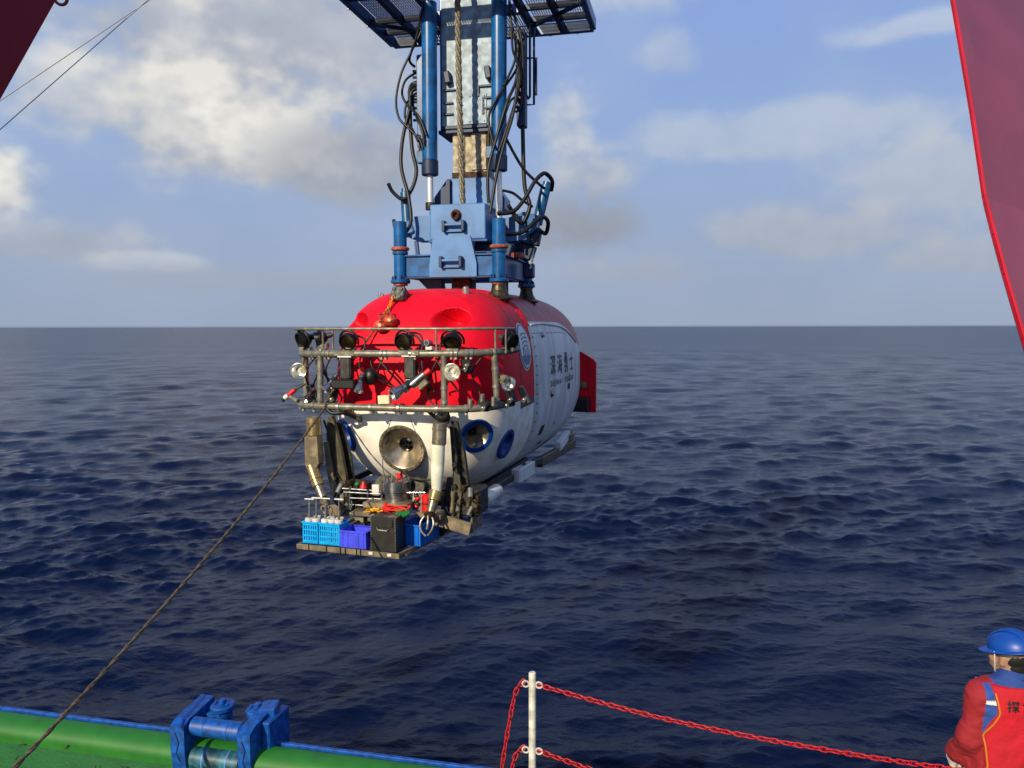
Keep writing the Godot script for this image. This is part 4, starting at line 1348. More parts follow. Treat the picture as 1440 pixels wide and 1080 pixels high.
func lamp_bright(c: Vector3, d: Vector3, r: float, hold: Vector3) -> void:
	d = d.normalized()
	var mb := MB.new()
	mb.lathe(c, d, [Vector2(0, -0.26), Vector2(r * 0.45, -0.26), Vector2(r * 0.5, -0.24), Vector2(r * 0.5, -0.10), Vector2(r * 0.62, -0.085), Vector2(r * 0.96, 0.0), Vector2(r, 0.015), Vector2(r * 0.93, 0.018)], 24)
	var o := part(sub, "reflector_lamp", mb, M.clamp_metal)
	mb = MB.new()
	mb.lathe(c, d, [Vector2(r * 0.93, 0.012), Vector2(r * 0.82, -0.02), Vector2(r * 0.55, -0.058), Vector2(r * 0.2, -0.075), Vector2(0, -0.077)], 24)
	sub_(o, "reflector", mb, M.reflector)
	mb = MB.new()
	mb.cyl(c - d * 0.075, c - d * 0.02, r * 0.17, 10)
	sub_(o, "bulb", mb, M.white_part)
	mb = MB.new()
	mb.cyl(c - d * 0.15, hold, 0.022, 10)
	mb.box(c - d * 0.15, V(0.10, 0.12, 0.09), Basis.IDENTITY, 0.015)
	sub_(o, "bracket", mb, M.tan_metal)
func torch(c: Vector3, d: Vector3, l: float, r: float) -> void:
	d = d.normalized()
	var mb := MB.new()
	mb.lathe(c, d, [Vector2(0, -0.04), Vector2(r * 0.5, -0.04), Vector2(r * 0.55, 0.0), Vector2(r * 0.55, l * 0.45), Vector2(r * 0.7, l * 0.55), Vector2(r * 0.75, l * 0.62), Vector2(r, l * 0.95), Vector2(r, l), Vector2(r * 0.9, l)], 18)
	var o := part(sub, "torch_lamp", mb, M.steel)
	mb = MB.new()
	mb.lathe(c, d, [Vector2(r * 0.9, l), Vector2(r * 0.6, l * 0.86), Vector2(0, l * 0.80)], 18)
	sub_(o, "reflector", mb, M.reflector)
	mb = MB.new()
	mb.lathe(c, d, [Vector2(r * 0.58, l * 0.10), Vector2(r * 0.64, l * 0.14), Vector2(r * 0.64, l * 0.30), Vector2(r * 0.58, l * 0.34)], 18)
	sub_(o, "black_band", mb, M.black_rubber)

# ---------------------------------------------------------------- submersible: arms, bow gear, tray, skids
func build_arms() -> void:
	# left arm, folded down
	var mb := MB.new()
	mb.cyl(V(-1.04, -1.44, 0.50), V(-1.04, -1.19, 0.50), 0.098, 20, -1.0, 0.012)
	mb.cyl(V(-1.04, -1.27, 0.50), V(-1.04, -1.25, 0.50), 0.103, 20)
	var o := part(sub, "manipulator_arm", mb, M.gold_tube)
	mb = MB.new()
	mb.prism(PackedVector2Array([Vector2(-1.14, -1.44), Vector2(-0.96, -1.44), Vector2(-0.94, -1.80), Vector2(-1.02, -1.92), Vector2(-1.11, -1.88), Vector2(-1.14, -1.82)]), V(0, 0, 0.50), Vector3.RIGHT, Vector3.UP, 0.15)
	sub_(o, "upper_sleeve", mb, M.tan_metal)
	mb = MB.new()
	mb.cyl(V(-1.08, -1.84, 0.52), V(-0.93, -2.10, 0.60), 0.075, 18, 0.078, 0.01)
	mb.cyl(V(-0.99, -1.995, 0.568), V(-0.975, -2.02, 0.576), 0.088, 18)
	sub_(o, "forearm", mb, M.gold_tube)
	mb = MB.new()
	mb.cyl(V(-0.93, -2.10, 0.60), V(-0.85, -2.24, 0.64), 0.058, 16)
	mb.box(V(-0.82, -2.30, 0.64), V(0.10, 0.12, 0.09), Basis(Vector3.BACK, 0.5), 0.015)
	sub_(o, "wrist", mb, M.bronze)
	for s in [-1.0, 1.0]:
		mb = MB.new()
		mb.tube(smooth([V(-0.82 + 0.03 * s, -2.33, 0.65), V(-0.79 + 0.07 * s, -2.39, 0.66), V(-0.76 + 0.03 * s, -2.46, 0.67)], 4), 0.018, 6)
		sub_(o, "claw", mb, M.tan_metal)
	arm_link(o, [Vector2(-0.98, -1.22), Vector2(-0.90, -1.20), Vector2(-0.80, -1.62), Vector2(-0.72, -2.02), Vector2(-0.70, -2.34), Vector2(-0.82, -2.36), Vector2(-0.90, -2.0), Vector2(-1.0, -1.5)], 0.20, 0.07, "olive_metal")
	arm_link(o, [Vector2(-0.92, -1.30), Vector2(-0.86, -1.32), Vector2(-0.72, -1.75), Vector2(-0.66, -2.30), Vector2(-0.72, -2.30), Vector2(-0.80, -1.9)], 0.06, 0.05, "hydraulic_dark")
	arm_link(o, [Vector2(-1.0, -1.55), Vector2(-0.93, -1.55), Vector2(-0.86, -2.05), Vector2(-0.84, -2.30), Vector2(-0.89, -2.30), Vector2(-0.96, -1.95)], 0.30, 0.04, "tan_metal")
	for q in [V(-0.93, -1.72, 0.24), V(-0.86, -2.05, 0.24), V(-0.78, -2.28, 0.24)]:
		mb = MB.new()
		mb.cyl(q, q + V(0, 0, 0.07), 0.032, 12)
		sub_(o, "pin", mb, M.black_rubber)
	mb = MB.new()
	mb.cyl(V(-0.96, -1.62, 0.16), V(-0.80, -2.22, 0.18), 0.038, 12)
	sub_(o, "ram", mb, M.hydraulic_dark)
	for k in 1:
		mb = MB.new()
		mb.tube(smooth([V(-0.99 + 0.03 * k, -1.25, 0.32), V(-0.90 + 0.03 * k, -1.55, 0.30 + 0.02 * k), V(-0.88 + 0.04 * k, -1.9, 0.26), V(-0.70 + 0.02 * k, -2.2, 0.20)], 6), 0.015, 6)
		sub_(o, "hose", mb, M.hose)
	# right arm with its white sleeve
	mb = MB.new()
	mb.cyl(V(0.73, -1.50, 0.50), V(0.74, -1.215, 0.49), 0.092, 20, -1.0, 0.012)
	mb.cyl(V(0.735, -1.30, 0.495), V(0.735, -1.28, 0.495), 0.097, 20)
	o = part(sub, "manipulator_arm", mb, M.bronze)
	mb = MB.new()
	mb.lathe(V(0.71, -2.10, 0.55), V(0.012, 0.62, -0.05), [Vector2(0.062, 0), Vector2(0.07, 0.08), Vector2(0.082, 0.22), Vector2(0.088, 0.40), Vector2(0.086, 0.60), Vector2(0.08, 0.605)], 18)
	sub_(o, "white_sleeve", mb, M.sleeve_white)
	mb = MB.new()
	mb.cyl(V(0.72, -1.56, 0.51), V(0.72, -1.50, 0.505), 0.078, 18)
	sub_(o, "collar", mb, M.grey_housing)
	mb = MB.new()
	mb.cyl(V(0.71, -2.08, 0.56), V(0.69, -2.20, 0.60), 0.088, 18, 0.084, 0.01)
	sub_(o, "forearm", mb, M.gold_tube)
	mb = MB.new()
	mb.cyl(V(0.69, -2.20, 0.60), V(0.665, -2.34, 0.65), 0.064, 16, 0.055)
	sub_(o, "wrist", mb, M.bronze)
	mb = MB.new()
	mb.box(V(0.655, -2.37, 0.66), V(0.12, 0.08, 0.10), Basis(Vector3.BACK, 0.3), 0.015)
	sub_(o, "wrist_block", mb, M.bronze_dark)
	for q in [[V(0.60, -2.38, 0.68), V(0.555, -2.46, 0.72), V(0.565, -2.56, 0.74), V(0.63, -2.63, 0.74)], [V(0.69, -2.38, 0.68), V(0.73, -2.46, 0.72), V(0.71, -2.55, 0.74), V(0.66, -2.62, 0.74)], [V(0.65, -2.38, 0.70), V(0.66, -2.46, 0.74), V(0.65, -2.54, 0.75)]]:
		mb = MB.new()
		mb.tube(smooth(q, 5), 0.015, 8)
		sub_(o, "claw", mb, M.clamp_metal)
	arm_link(o, [Vector2(0.78, -1.22), Vector2(0.86, -1.24), Vector2(0.96, -1.65), Vector2(1.02, -2.10), Vector2(0.98, -2.42), Vector2(0.86, -2.42), Vector2(0.84, -1.9)], 0.14, 0.08, "hydraulic_dark")
	arm_link(o, [Vector2(0.86, -1.86), Vector2(0.94, -1.92), Vector2(0.97, -2.15), Vector2(0.93, -2.50), Vector2(0.80, -2.50), Vector2(0.80, -2.15)], 0.30, 0.05, "olive_metal")
	arm_link(o, [Vector2(0.80, -1.28), Vector2(0.84, -1.28), Vector2(0.90, -1.70), Vector2(0.90, -1.88), Vector2(0.84, -1.88)], 0.27, 0.05, "hydraulic_dark")
	for q in [V(0.88, -1.78, 0.30), V(0.88, -2.06, 0.33), V(0.86, -2.40, 0.33)]:
		mb = MB.new()
		mb.cyl(q, q + V(0, 0, 0.05), 0.034, 12)
		sub_(o, "pin", mb, M.black_rubber)
	mb = MB.new()
	mb.cyl(V(0.87, -2.12, 0.36), V(0.85, -2.40, 0.37), 0.034, 12, 0.028)
	sub_(o, "ram", mb, M.tan_metal)
	for k in 4:
		mb = MB.new()
		mb.tube(smooth([V(0.78 + 0.02 * k, -1.95, 0.30), V(0.76 + 0.03 * k, -2.15, 0.36), V(0.74 + 0.05 * k, -2.35, 0.34), V(0.80 + 0.05 * k, -2.50, 0.26)], 6), 0.014, 6)
		sub_(o, "hose", mb, M.hose)
	# hydraulic blocks at both shoulders under the bow
	var rng := RandomNumberGenerator.new()
	rng.seed = 31
	for side in 2:
		var c: Vector3 = [V(-0.66, -2.30, 0.10), V(1.03, -2.28, 0.08)][side]
		mb = MB.new()
		mb.box(c, V(0.34, 0.36, 0.42), Basis.IDENTITY, 0.03)
		o = part(sub, "hydraulic_block", mb, M.hydraulic_dark)
		for k in 14:
			mb = MB.new()
			var p := c + V(rng.randf_range(-0.18, 0.18), rng.randf_range(-0.18, 0.20), 0.20)
			if k % 3 == 0: mb.cyl(p, p + V(rng.randf_range(-0.03, 0.03), rng.randf_range(-0.12, 0.02), 0.08), rng.randf_range(0.02, 0.04), 10)
			elif k % 3 == 1: mb.box(p, V(rng.randf_range(0.04, 0.10), rng.randf_range(0.05, 0.14), 0.09), Basis(Vector3.BACK, rng.randf_range(-0.3, 0.3)), 0.01)
			else: mb.tube(smooth([p, p + V(rng.randf_range(-0.1, 0.1), -0.06, 0.08), p + V(rng.randf_range(-0.14, 0.14), -0.16, 0.06)], 5), 0.014, 6)
			sub_(o, "valve" if k % 3 == 0 else ("manifold" if k % 3 == 1 else "hose"), mb, [M.clamp_metal, M.olive_metal, M.hose][k % 3] if rng.randf() < 0.6 else M.bronze_dark)
	# tan guard plates before the blocks
	for q in [[V(0.83, -2.53, 0.40), V(0.60, 0.17, 0.03), -0.20, 0.10], [V(1.10, -2.56, 0.10), V(0.03, 0.20, 0.44), 0.0, 0.0], [V(-0.72, -2.47, 0.30), V(0.46, 0.15, 0.03), 0.10, 0.0], [V(0.02, -2.31, 0.47), V(0.62, 0.075, 0.30), 0.0, 0.0], [V(-0.28, -2.43, 0.52), V(0.34, 0.06, 0.22), 0.0, 0.0], [V(0.60, -2.42, 0.42), V(0.34, 0.06, 0.30), -0.05, 0.0]]:
		mb = MB.new()
		mb.box(q[0], q[1], Basis(Vector3.BACK, q[2]) * Basis(Vector3.UP, -q[3]), 0.006)
		part(sub, "guard_plate", mb, M.tan_metal)
	# steel canister with a ring of bolts
	mb = MB.new()
	mb.lathe(V(0.075, -2.28, 0.34), Vector3.UP, [Vector2(0.165, 0), Vector2(0.165, 0.09), Vector2(0.185, 0.10), Vector2(0.185, 0.115), Vector2(0.176, 0.12), Vector2(0.198, 0.125), Vector2(0.198, 0.26), Vector2(0.18, 0.272), Vector2(0, 0.275)], 32)
	o = part(sub, "canister", mb, M.steel)
	for k in 16:
		mb = MB.new()
		var d := V(cos(TAU * k / 16), 0, sin(TAU * k / 16)) * 0.17
		mb.cyl(V(0.075, -2.01, 0.34) + d, V(0.075, -1.975, 0.34) + d, 0.014, 6)
		sub_(o, "bolt", mb, M.clamp_metal)
	mb = MB.new()
	mb.cyl(V(0.10, -2.0, 0.30), V(0.10, -1.95, 0.30), 0.035, 12)
	mb.box(V(0.10, -1.945, 0.30), V(0.13, 0.022, 0.03), Basis.IDENTITY, 0.005)
	sub_(o, "red_valve", mb, M.red_part)
	for s in [-1.0, 1.0]:
		mb = MB.new()
		mb.cyl(V(0.075 + 0.24 * s, -2.13, 0.10), V(0.075 + 0.24 * s, -2.10, 0.26), 0.12, 20)
		part(sub, "thruster_can", mb, M.hydraulic_dark)
	mb = MB.new()
	mb.tube(smooth([V(0.12, -1.95, 0.32), V(0.16, -1.90, 0.33), V(0.26, -1.97, 0.34), V(0.42, -2.0, 0.33), V(0.60, -1.99, 0.30)], 6), 0.012, 8)
	part(sub, "hose", mb, M.hose)
	# instrument panel and red bottle right of the canister
	mb = MB.new()
	mb.box(V(0.39, -2.27, 0.36), V(0.16, 0.25, 0.06), Basis.IDENTITY, 0.008)
	o = part(sub, "instrument_panel", mb, M.clamp_metal)
	for k in 5:
		mb = MB.new()
		mb.ball(V(0.37 + 0.02 * (k % 2), -2.20 - 0.035 * k, 0.40), V(0.035, 0.03, 0.03), 8, 6)
		sub_(o, "knob", mb, [M.hydraulic_dark, M.red_part, M.hose][k % 3])
	mb = MB.new()
	mb.cyl(V(0.52, -2.40, 0.40), V(0.52, -2.17, 0.39), 0.07, 16, -1.0, 0.02)
	o = part(sub, "red_bottle", mb, M.red_part)
	mb = MB.new()
	mb.cyl(V(0.52, -2.30, 0.398), V(0.52, -2.28, 0.397), 0.074, 16)
	sub_(o, "band", mb, M.hydraulic_dark)
	# open steel rack left of the canister
	for q in [[V(-0.68, -2.15, 0.42), V(-0.10, -2.16, 0.42)], [V(-0.64, -2.19, 0.46), V(-0.10, -2.19, 0.46)], [V(-0.56, -2.27, 0.44), V(-0.10, -2.26, 0.44)], [V(-0.56, -2.36, 0.44), V(-0.30, -2.36, 0.44)], [V(-0.56, -2.12, 0.44), V(-0.56, -2.42, 0.44)], [V(-0.30, -2.14, 0.44), V(-0.30, -2.30, 0.44)], [V(-0.10, -2.12, 0.44), V(-0.10, -2.30, 0.44)], [V(-0.50, -2.30, 0.50), V(-0.52, -2.42, 0.50)], [V(0.25, -2.16, 0.42), V(0.50, -2.15, 0.40)]]:
		mb = MB.new()
		mb.cyl(q[0], q[1], 0.0145, 8)
		part(sub, "rack_bar", mb, M.steel)
	mb = MB.new()
	mb.box(V(-0.18, -2.14, 0.44), V(0.10, 0.14, 0.05), Basis.IDENTITY, 0.006)
	part(sub, "rack_box", mb, M.white_part)
	mb = MB.new()
	mb.box(V(-0.60, -2.33, 0.30), V(0.10, 0.34, 0.16), Basis(Vector3.BACK, -0.1), 0.03)
	part(sub, "black_pump", mb, M.black_plastic)
	mb = MB.new()
	mb.lathe(V(-0.40, -2.14, 0.36), Vector3.UP, [Vector2(0.055, 0), Vector2(0.015, 0.085), Vector2(0, 0.085)], 12)
	part(sub, "red_cone", mb, M.red_part)
	mb = MB.new()
	mb.ball(V(-0.50, -2.10, 0.34), V(0.035, 0.03, 0.035), 10, 6)
	part(sub, "green_cap", mb, M.green_disc)
	# sample tray: a frame of angle bars with a grating floor
	var c0 := V(-1.03, -2.81, 0.985); var c1 := V(0.405, -2.81, 1.085); var c2 := V(0.62, -2.81, -0.50); var c3 := V(-0.98, -2.81, -0.50)
	for q in [[c0, c1], [c1, c2], [c2, c3], [c3, c0]]:
		mb = MB.new()
		var d: Vector3 = (q[1] - q[0]).normalized()
		mb.box((q[0] + q[1]) * 0.5, V((q[1] - q[0]).length() + 0.03, 0.068, 0.035), Basis(d, Vector3.UP, d.cross(Vector3.UP)), 0.005)
		o = part(sub, "tray_bar", mb, M.tan_metal)
		if q[0] == c0:
			for t in [0.12, 0.30, 0.44, 0.49, 0.60, 0.64]:
				mb = MB.new()
				var p: Vector3 = q[0].lerp(q[1], t)
				mb.cyl(p + V(0, -0.055, 0.026), p + V(0, 0.06, 0.026), 0.006, 6)
				sub_(o, "strap", mb, M.hose)
			for t in [0.74, 0.92]:
				mb = MB.new()
				mb.box(q[0].lerp(q[1], t) + V(0, 0.01, 0.02), V(0.055, 0.035, 0.02), Basis.IDENTITY, 0.003)
				sub_(o, "white_tab", mb, M.white_part)
	for k in 9:
		mb = MB.new()
		mb.box(V(-0.90 + 0.17 * k, -2.815, 0.26), V(0.05, 0.02, 1.46), Basis.IDENTITY, 0.004)
		part(sub, "tray_slat", mb, M.olive_metal)
	for q in [V(-0.55, 0, 0.0), V(0.45, 0, 0.0), V(-0.55, 0, -0.4), V(0.45, 0, -0.4)]:
		mb = MB.new()
		mb.cyl(V(q.x, -2.80, q.z), V(q.x, -2.35, q.z), 0.03, 10)
		part(sub, "tray_leg", mb, M.olive_metal)
	mb = MB.new()
	mb.cyl(V(0.62, -2.72, 0.20), V(0.68, -2.66, -0.45), 0.055, 12)
	part(sub, "tray_rail", mb, M.black_rubber)
	# keel and skids along the right side
	for sgn in [1.0, -1.0]:
		for q in [[V(1.12, -2.33, -0.12), V(1.16, -2.30, -0.66), 0.10, "white_part"], [V(1.12, -2.30, -0.66), V(1.16, -2.24, -1.5), 0.05, "hydraulic_dark"], [V(1.20, -2.27, -1.55), V(1.24, -2.25, -2.4), 0.105, "panel_white"], [V(1.22, -2.24, -2.4), V(1.28, -2.22, -3.0), 0.06, "hydraulic_dark"], [V(1.26, -2.26, -2.9), V(1.40, -2.27, -5.2), 0.085, "olive_metal"]]:
			mb = MB.new()
			if sgn < 0 and q[3] == "white_part": continue
			var a: Vector3 = q[0]; var b: Vector3 = q[1]
			a.x *= sgn; b.x *= sgn
			var d := (b - a).normalized()
			if q[3] == "white_part": mb.cyl(a, b, q[2], 18)
			else: mb.box((a + b) * 0.5, V(q[2] * 1.3, q[2] * 2.0, (b - a).length()), Basis(Vector3.UP, atan2(d.x, d.z)), 0.012)
			part(sub, "skid_section", mb, M[q[3]])
		for q in [[V(1.36, -2.10, -4.4), V(0.10, 0.16, 0.9), "panel_white"], [V(1.42, -2.06, -5.0), V(0.10, 0.10, 0.25), "bronze"], [V(1.40, -2.08, -4.8), V(0.10, 0.10, 0.14), "tan_metal"], [V(1.22, -2.16, -2.0), V(0.05, 0.05, 0.10), "hydraulic_dark"]]:
			mb = MB.new()
			mb.box(V(q[0].x * sgn, q[0].y, q[0].z), q[1], Basis(Vector3.RIGHT, 0.12), 0.01)
			part(sub, "skid_fitting", mb, M[q[2]])
	mb = MB.new()
	mb.box(V(0.0, -2.48, -2.4), V(1.5, 0.16, 3.6), Basis.IDENTITY, 0.05)
	part(sub, "keel", mb, M.hydraulic_dark)
func arm_link(o: Node3D, pts: Array, z: float, depth: float, m: String) -> void:
	var mb := MB.new()
	mb.prism(PackedVector2Array(pts), V(0, 0, z), Vector3.RIGHT, Vector3.UP, depth)
	sub_(o, "link_plate", mb, M[m])

# ---------------------------------------------------------------- what lies on the tray
func crate(called: String, label: String, at: Vector3, size: Vector3, m: Material, turn: float, grid: bool, group := "") -> Node3D:
	var f := SUBF * Transform3D(Basis(Vector3.UP, turn), at)
	var t := thing(called, label, "crate", f, Vector3.ZERO, group)
	var h := size * 0.5
	var w := 0.012
	var mb := MB.new()
	mb.box(V(0, 0.008, 0), V(size.x - 0.02, 0.014, size.z - 0.02), Basis.IDENTITY, 0.003)
	part(t, "floor", mb, m)
	for k in 4:
		var sx: float = [0.0, 0.0, 1.0, -1.0][k]
		var sz: float = [1.0, -1.0, 0.0, 0.0][k]
		var c := V(sx * (h.x - w * 0.5), h.y, sz * (h.z - w * 0.5))
		var len: float = size.x if sz != 0.0 else size.z - 2.0 * w - 0.002
		var b := Basis.IDENTITY if sz != 0.0 else Basis(Vector3.UP, PI / 2)
		mb = MB.new()
		if grid:                                             # basket wall of bars
			var n := int(len / 0.032)
			for i in n + 1: mb.box(c + b * V(-len * 0.5 + 0.008 + (len - 0.016) * i / n, 0, 0), V(0.019, size.y - 0.004, w), b, 0.002)
			for i in 4: mb.box(c + b * V(0, -h.y + 0.03 + (size.y - 0.06) * i / 3.0, 0.001), V(len - 0.004, 0.034 if i in [0, 3] else 0.018, w + 0.003), b, 0.002)
		else:
			mb.box(c, V(len, size.y, w), b, 0.003)
		var o := part(t, "wall", mb, m)
		mb = MB.new()
		mb.box(c + V(0, h.y - 0.011, 0) + V(sx, 0, sz) * 0.006, V(len + (0.016 if sz != 0 else -0.016), 0.024, w + 0.012), b, 0.004)
		sub_(o, "rim", mb, m)
		if not grid:
			for i in 4:
				mb = MB.new()
				var px: float = [-0.40, -0.20, 0.20, 0.40][i] * len
				mb.box(c + b * V(px, -0.006, 0) + V(sx, 0, sz) * 0.008, V(0.012, size.y - 0.04, 0.012), b, 0.003)
				sub_(o, "rib", mb, m)
			for i in 6:
				mb = MB.new()
				var px: float = ([-0.30, 0.30][i % 2]) * len
				mb.box(c + b * V(px, -h.y * 0.55 + h.y * 0.55 * (i / 2), 0) + V(sx, 0, sz) * 0.0065, V(len * 0.17, 0.010, 0.008), b, 0.002)
				sub_(o, "rib", mb, m)
	return t
func build_payload() -> void:
	var Y := -2.775
	# two cyan baskets with white sample tubes standing in them
	var spots := [[V(-0.86, Y, 0.835), 0.22, "cyan plastic basket of white-capped sample tubes, outermost at the tray's left front corner"], [V(-0.585, Y, 0.845), 0.30, "cyan plastic basket of white-capped sample tubes beside the violet crate"]]
	for s in spots: crate("cyan_basket", s[2], s[0], V(s[1], 0.285, 0.25), M.crate_cyan, -0.06, true, "cyan baskets on the tray")
	var k := 0
	for q in [V(-0.91, 0, 0.90), V(-0.81, 0, 0.90), V(-0.86, 0, 0.79), V(-0.68, 0, 0.90), V(-0.58, 0, 0.90), V(-0.49, 0, 0.90), V(-0.66, 0, 0.79), V(-0.53, 0, 0.79)]:
		var where: String = ["with a rod, at the tray's left front corner", "with a rod, second along the tray's front edge from the left", "in the second row of the left basket", "first in the front row of the wide basket", "middle of the front row of the wide cyan basket", "next to the violet crate in the front row", "left one in the rear row of the wide basket", "right one in the rear row of the wide basket"][k]
		var t := thing("sample_tube", "white-capped sample tube, " + where, "sample tube", SUBF, V(q.x, Y + 0.016, q.z), "sample tubes in the baskets")
		var mb := MB.new()
		mb.cyl(V(q.x, Y + 0.016, q.z), V(q.x, Y + 0.275, q.z), 0.040, 16)
		part(t, "tube", mb, M.tube_cyan)
		mb = MB.new()
		mb.cyl(V(q.x, Y + 0.277, q.z), V(q.x, Y + 0.325, q.z), 0.054, 16, -1.0, 0.008)
		part(t, "cap", mb, M.white_part)
		if k in [0, 1, 3, 5]:
			mb = MB.new()
			mb.cyl(V(q.x, Y + 0.325, q.z), V(q.x, Y + 0.56 + 0.02 * (k % 2), q.z - 0.01), 0.0095, 8)
			part(t, "rod", mb, M.clamp_metal)
			mb = MB.new()
			mb.cyl(V(q.x - 0.065, Y + 0.565 + 0.02 * (k % 2), q.z - 0.01), V(q.x + 0.065, Y + 0.565 + 0.02 * (k % 2), q.z - 0.015), 0.0095, 8)
			part(t, "crossbar", mb, M.white_part)
			mb = MB.new()
			mb.cyl(V(q.x, Y + 0.33, q.z), V(q.x, Y + 0.375, q.z), 0.018, 10)
			part(t, "collar", mb, M.tan_metal)
		k += 1
	crate("violet_crate", "open violet-blue plastic crate between the cyan baskets and the black box", V(-0.235, Y, 0.855), V(0.37, 0.215, 0.30), M.crate_violet, -0.07, false)
	crate("blue_bin", "open mid-blue plastic bin behind the black box on the tray's right side", V(0.44, Y, 0.40), V(0.30, 0.27, 0.62), M.bin_blue, -0.12, false)
	# black bolted box
	var f := SUBF * Transform3D(Basis(Vector3.UP, 0.02), V(0.19, Y, 0.90))
	var t2 := thing("black_box", "black bolted equipment box at the tray's right front corner", "box", f, Vector3.ZERO)
	var mb := MB.new()
	mb.box(V(0, 0.215, 0), V(0.345, 0.43, 0.32), Basis.IDENTITY, 0.006)
	part(t2, "body", mb, M.box_black)
	mb = MB.new()
	mb.box(V(0, 0.36, 0.167), V(0.25, 0.10, 0.012), Basis.IDENTITY, 0.003)
	part(t2, "front_plate", mb, M.box_black)
	for i in 13:
		for s in [-1.0, 1.0]:
			mb = MB.new()
			mb.cyl(V(0.16 * s, 0.025 + 0.032 * i, 0.160), V(0.16 * s, 0.025 + 0.032 * i, 0.168), 0.008, 6)
			part(t2, "screw", mb, M.clamp_metal)
	for s in [[-0.075, 0.29, -0.055, 0.275], [-0.055, 0.275, 0.06, 0.268], [0.06, 0.268, 0.075, 0.295], [-0.078, 0.31, -0.072, 0.285]]:
		mb = MB.new()
		mb.cyl(V(s[0], s[1], 0.176), V(s[2], s[3], 0.178), 0.006, 6)
		part(t2, "handle", mb, M.clamp_metal)
	# cyan cup standing behind the violet crate, ropes, green disc
	mb = MB.new()
	mb.lathe(V(-0.06, Y, 0.62), Vector3.UP, [Vector2(0.09, 0), Vector2(0.12, 0.33), Vector2(0.11, 0.33), Vector2(0.085, 0.02), Vector2(0, 0.02)], 20)
	one("cyan_bucket", mb, M.crate_cyan, "cyan bucket standing behind the violet crate", "bucket", SUBF, V(-0.06, Y, 0.62))
	mb = MB.new()
	mb.lathe(V(0.06, Y, 0.45), Vector3.UP, [Vector2(0.10, 0), Vector2(0.12, 0.46), Vector2(0.10, 0.47), Vector2(0, 0.47)], 20)
	one("blue_canister", mb, M.crate_cyan, "light blue canister under the steel plate behind the black box", "canister", SUBF, V(0.06, Y, 0.45))
	var rng := RandomNumberGenerator.new()
	rng.seed = 8
	for r in [["rope_coil", "red rope heaped on top behind the black box", "rope_red", V(0.20, Y + 0.46, 0.72), 0.22], ["rope_coil", "tangled yellow and orange rope lying behind the violet crate", "rope_yellow", V(-0.10, Y + 0.42, 0.64), 0.14], ["rope_coil", "small red rope end hanging at the violet crate's back corner", "rope_red", V(-0.02, Y + 0.34, 0.74), 0.07]]:
		mb = MB.new()
		var pts := []
		for i in 22: pts.append(r[3] + V(rng.randf_range(-1, 1) * r[4], rng.randf_range(-0.3, 0.25) * r[4] * 0.8 , rng.randf_range(-1, 1) * 0.09))
		mb.tube(smooth(pts, 4), 0.010, 6)
		one(r[0], mb, M[r[2]], r[1], "rope", SUBF, r[3] - V(0, 0.06, 0), "ropes on the tray")
	mb = MB.new()
	mb.cyl(V(0.34, Y + 0.43, 0.79), V(0.345, Y + 0.455, 0.80), 0.09, 20)
	one("green_disc", mb, M.green_disc, "green disc lying on the black box's right rear corner", "disc", SUBF, V(0.34, Y + 0.43, 0.79))

# ---------------------------------------------------------------- launch head: the telescopic column that carries the submersible
var rig: Node3D
func rbox(called: String, p: Vector3, s: Vector3, m: String, b := Basis.IDENTITY, bev := 0.012) -> MeshInstance3D:
	var mb := MB.new()
	mb.box(p, s, b, bev)
	return part(rig, called, mb, M[m])
func rcyl(called: String, a: Vector3, b: Vector3, r: float, m: String, r2 := -1.0, bev := 0.01) -> MeshInstance3D:
	var mb := MB.new()
	mb.cyl(a, b, r, 24, r2, bev)
	return part(rig, called, mb, M[m])
func rprism(called: String, pts: Array, o: Vector3, ux: Vector3, depth: float, m: String) -> MeshInstance3D:
	var mb := MB.new()
	mb.prism(PackedVector2Array(pts), o, ux, Vector3.UP, depth)
	return part(rig, called, mb, M[m])
func handle(y: float, z: float, x: float) -> void:
	var o := rbox("lifting_eye", V(x - 0.16, y, z + 0.05), V(0.05, 0.17, 0.10), "rig_dark")
	var mb := MB.new()
	mb.box(V(x + 0.16, y, z + 0.05), V(0.05, 0.17, 0.10), Basis.IDENTITY, 0.012)
	sub_(o, "cheek", mb, M.rig_dark)
	mb = MB.new()
	mb.cyl(V(x - 0.15, y + 0.02, z + 0.07), V(x + 0.15, y + 0.02, z + 0.07), 0.024, 12)
	sub_(o, "bar", mb, M.rig_pale)
	mb = MB.new()
	mb.box(V(x, y - 0.08, z + 0.02), V(0.27, 0.02, 0.05), Basis.IDENTITY, 0.004)
	sub_(o, "base", mb, M.rig_pale)
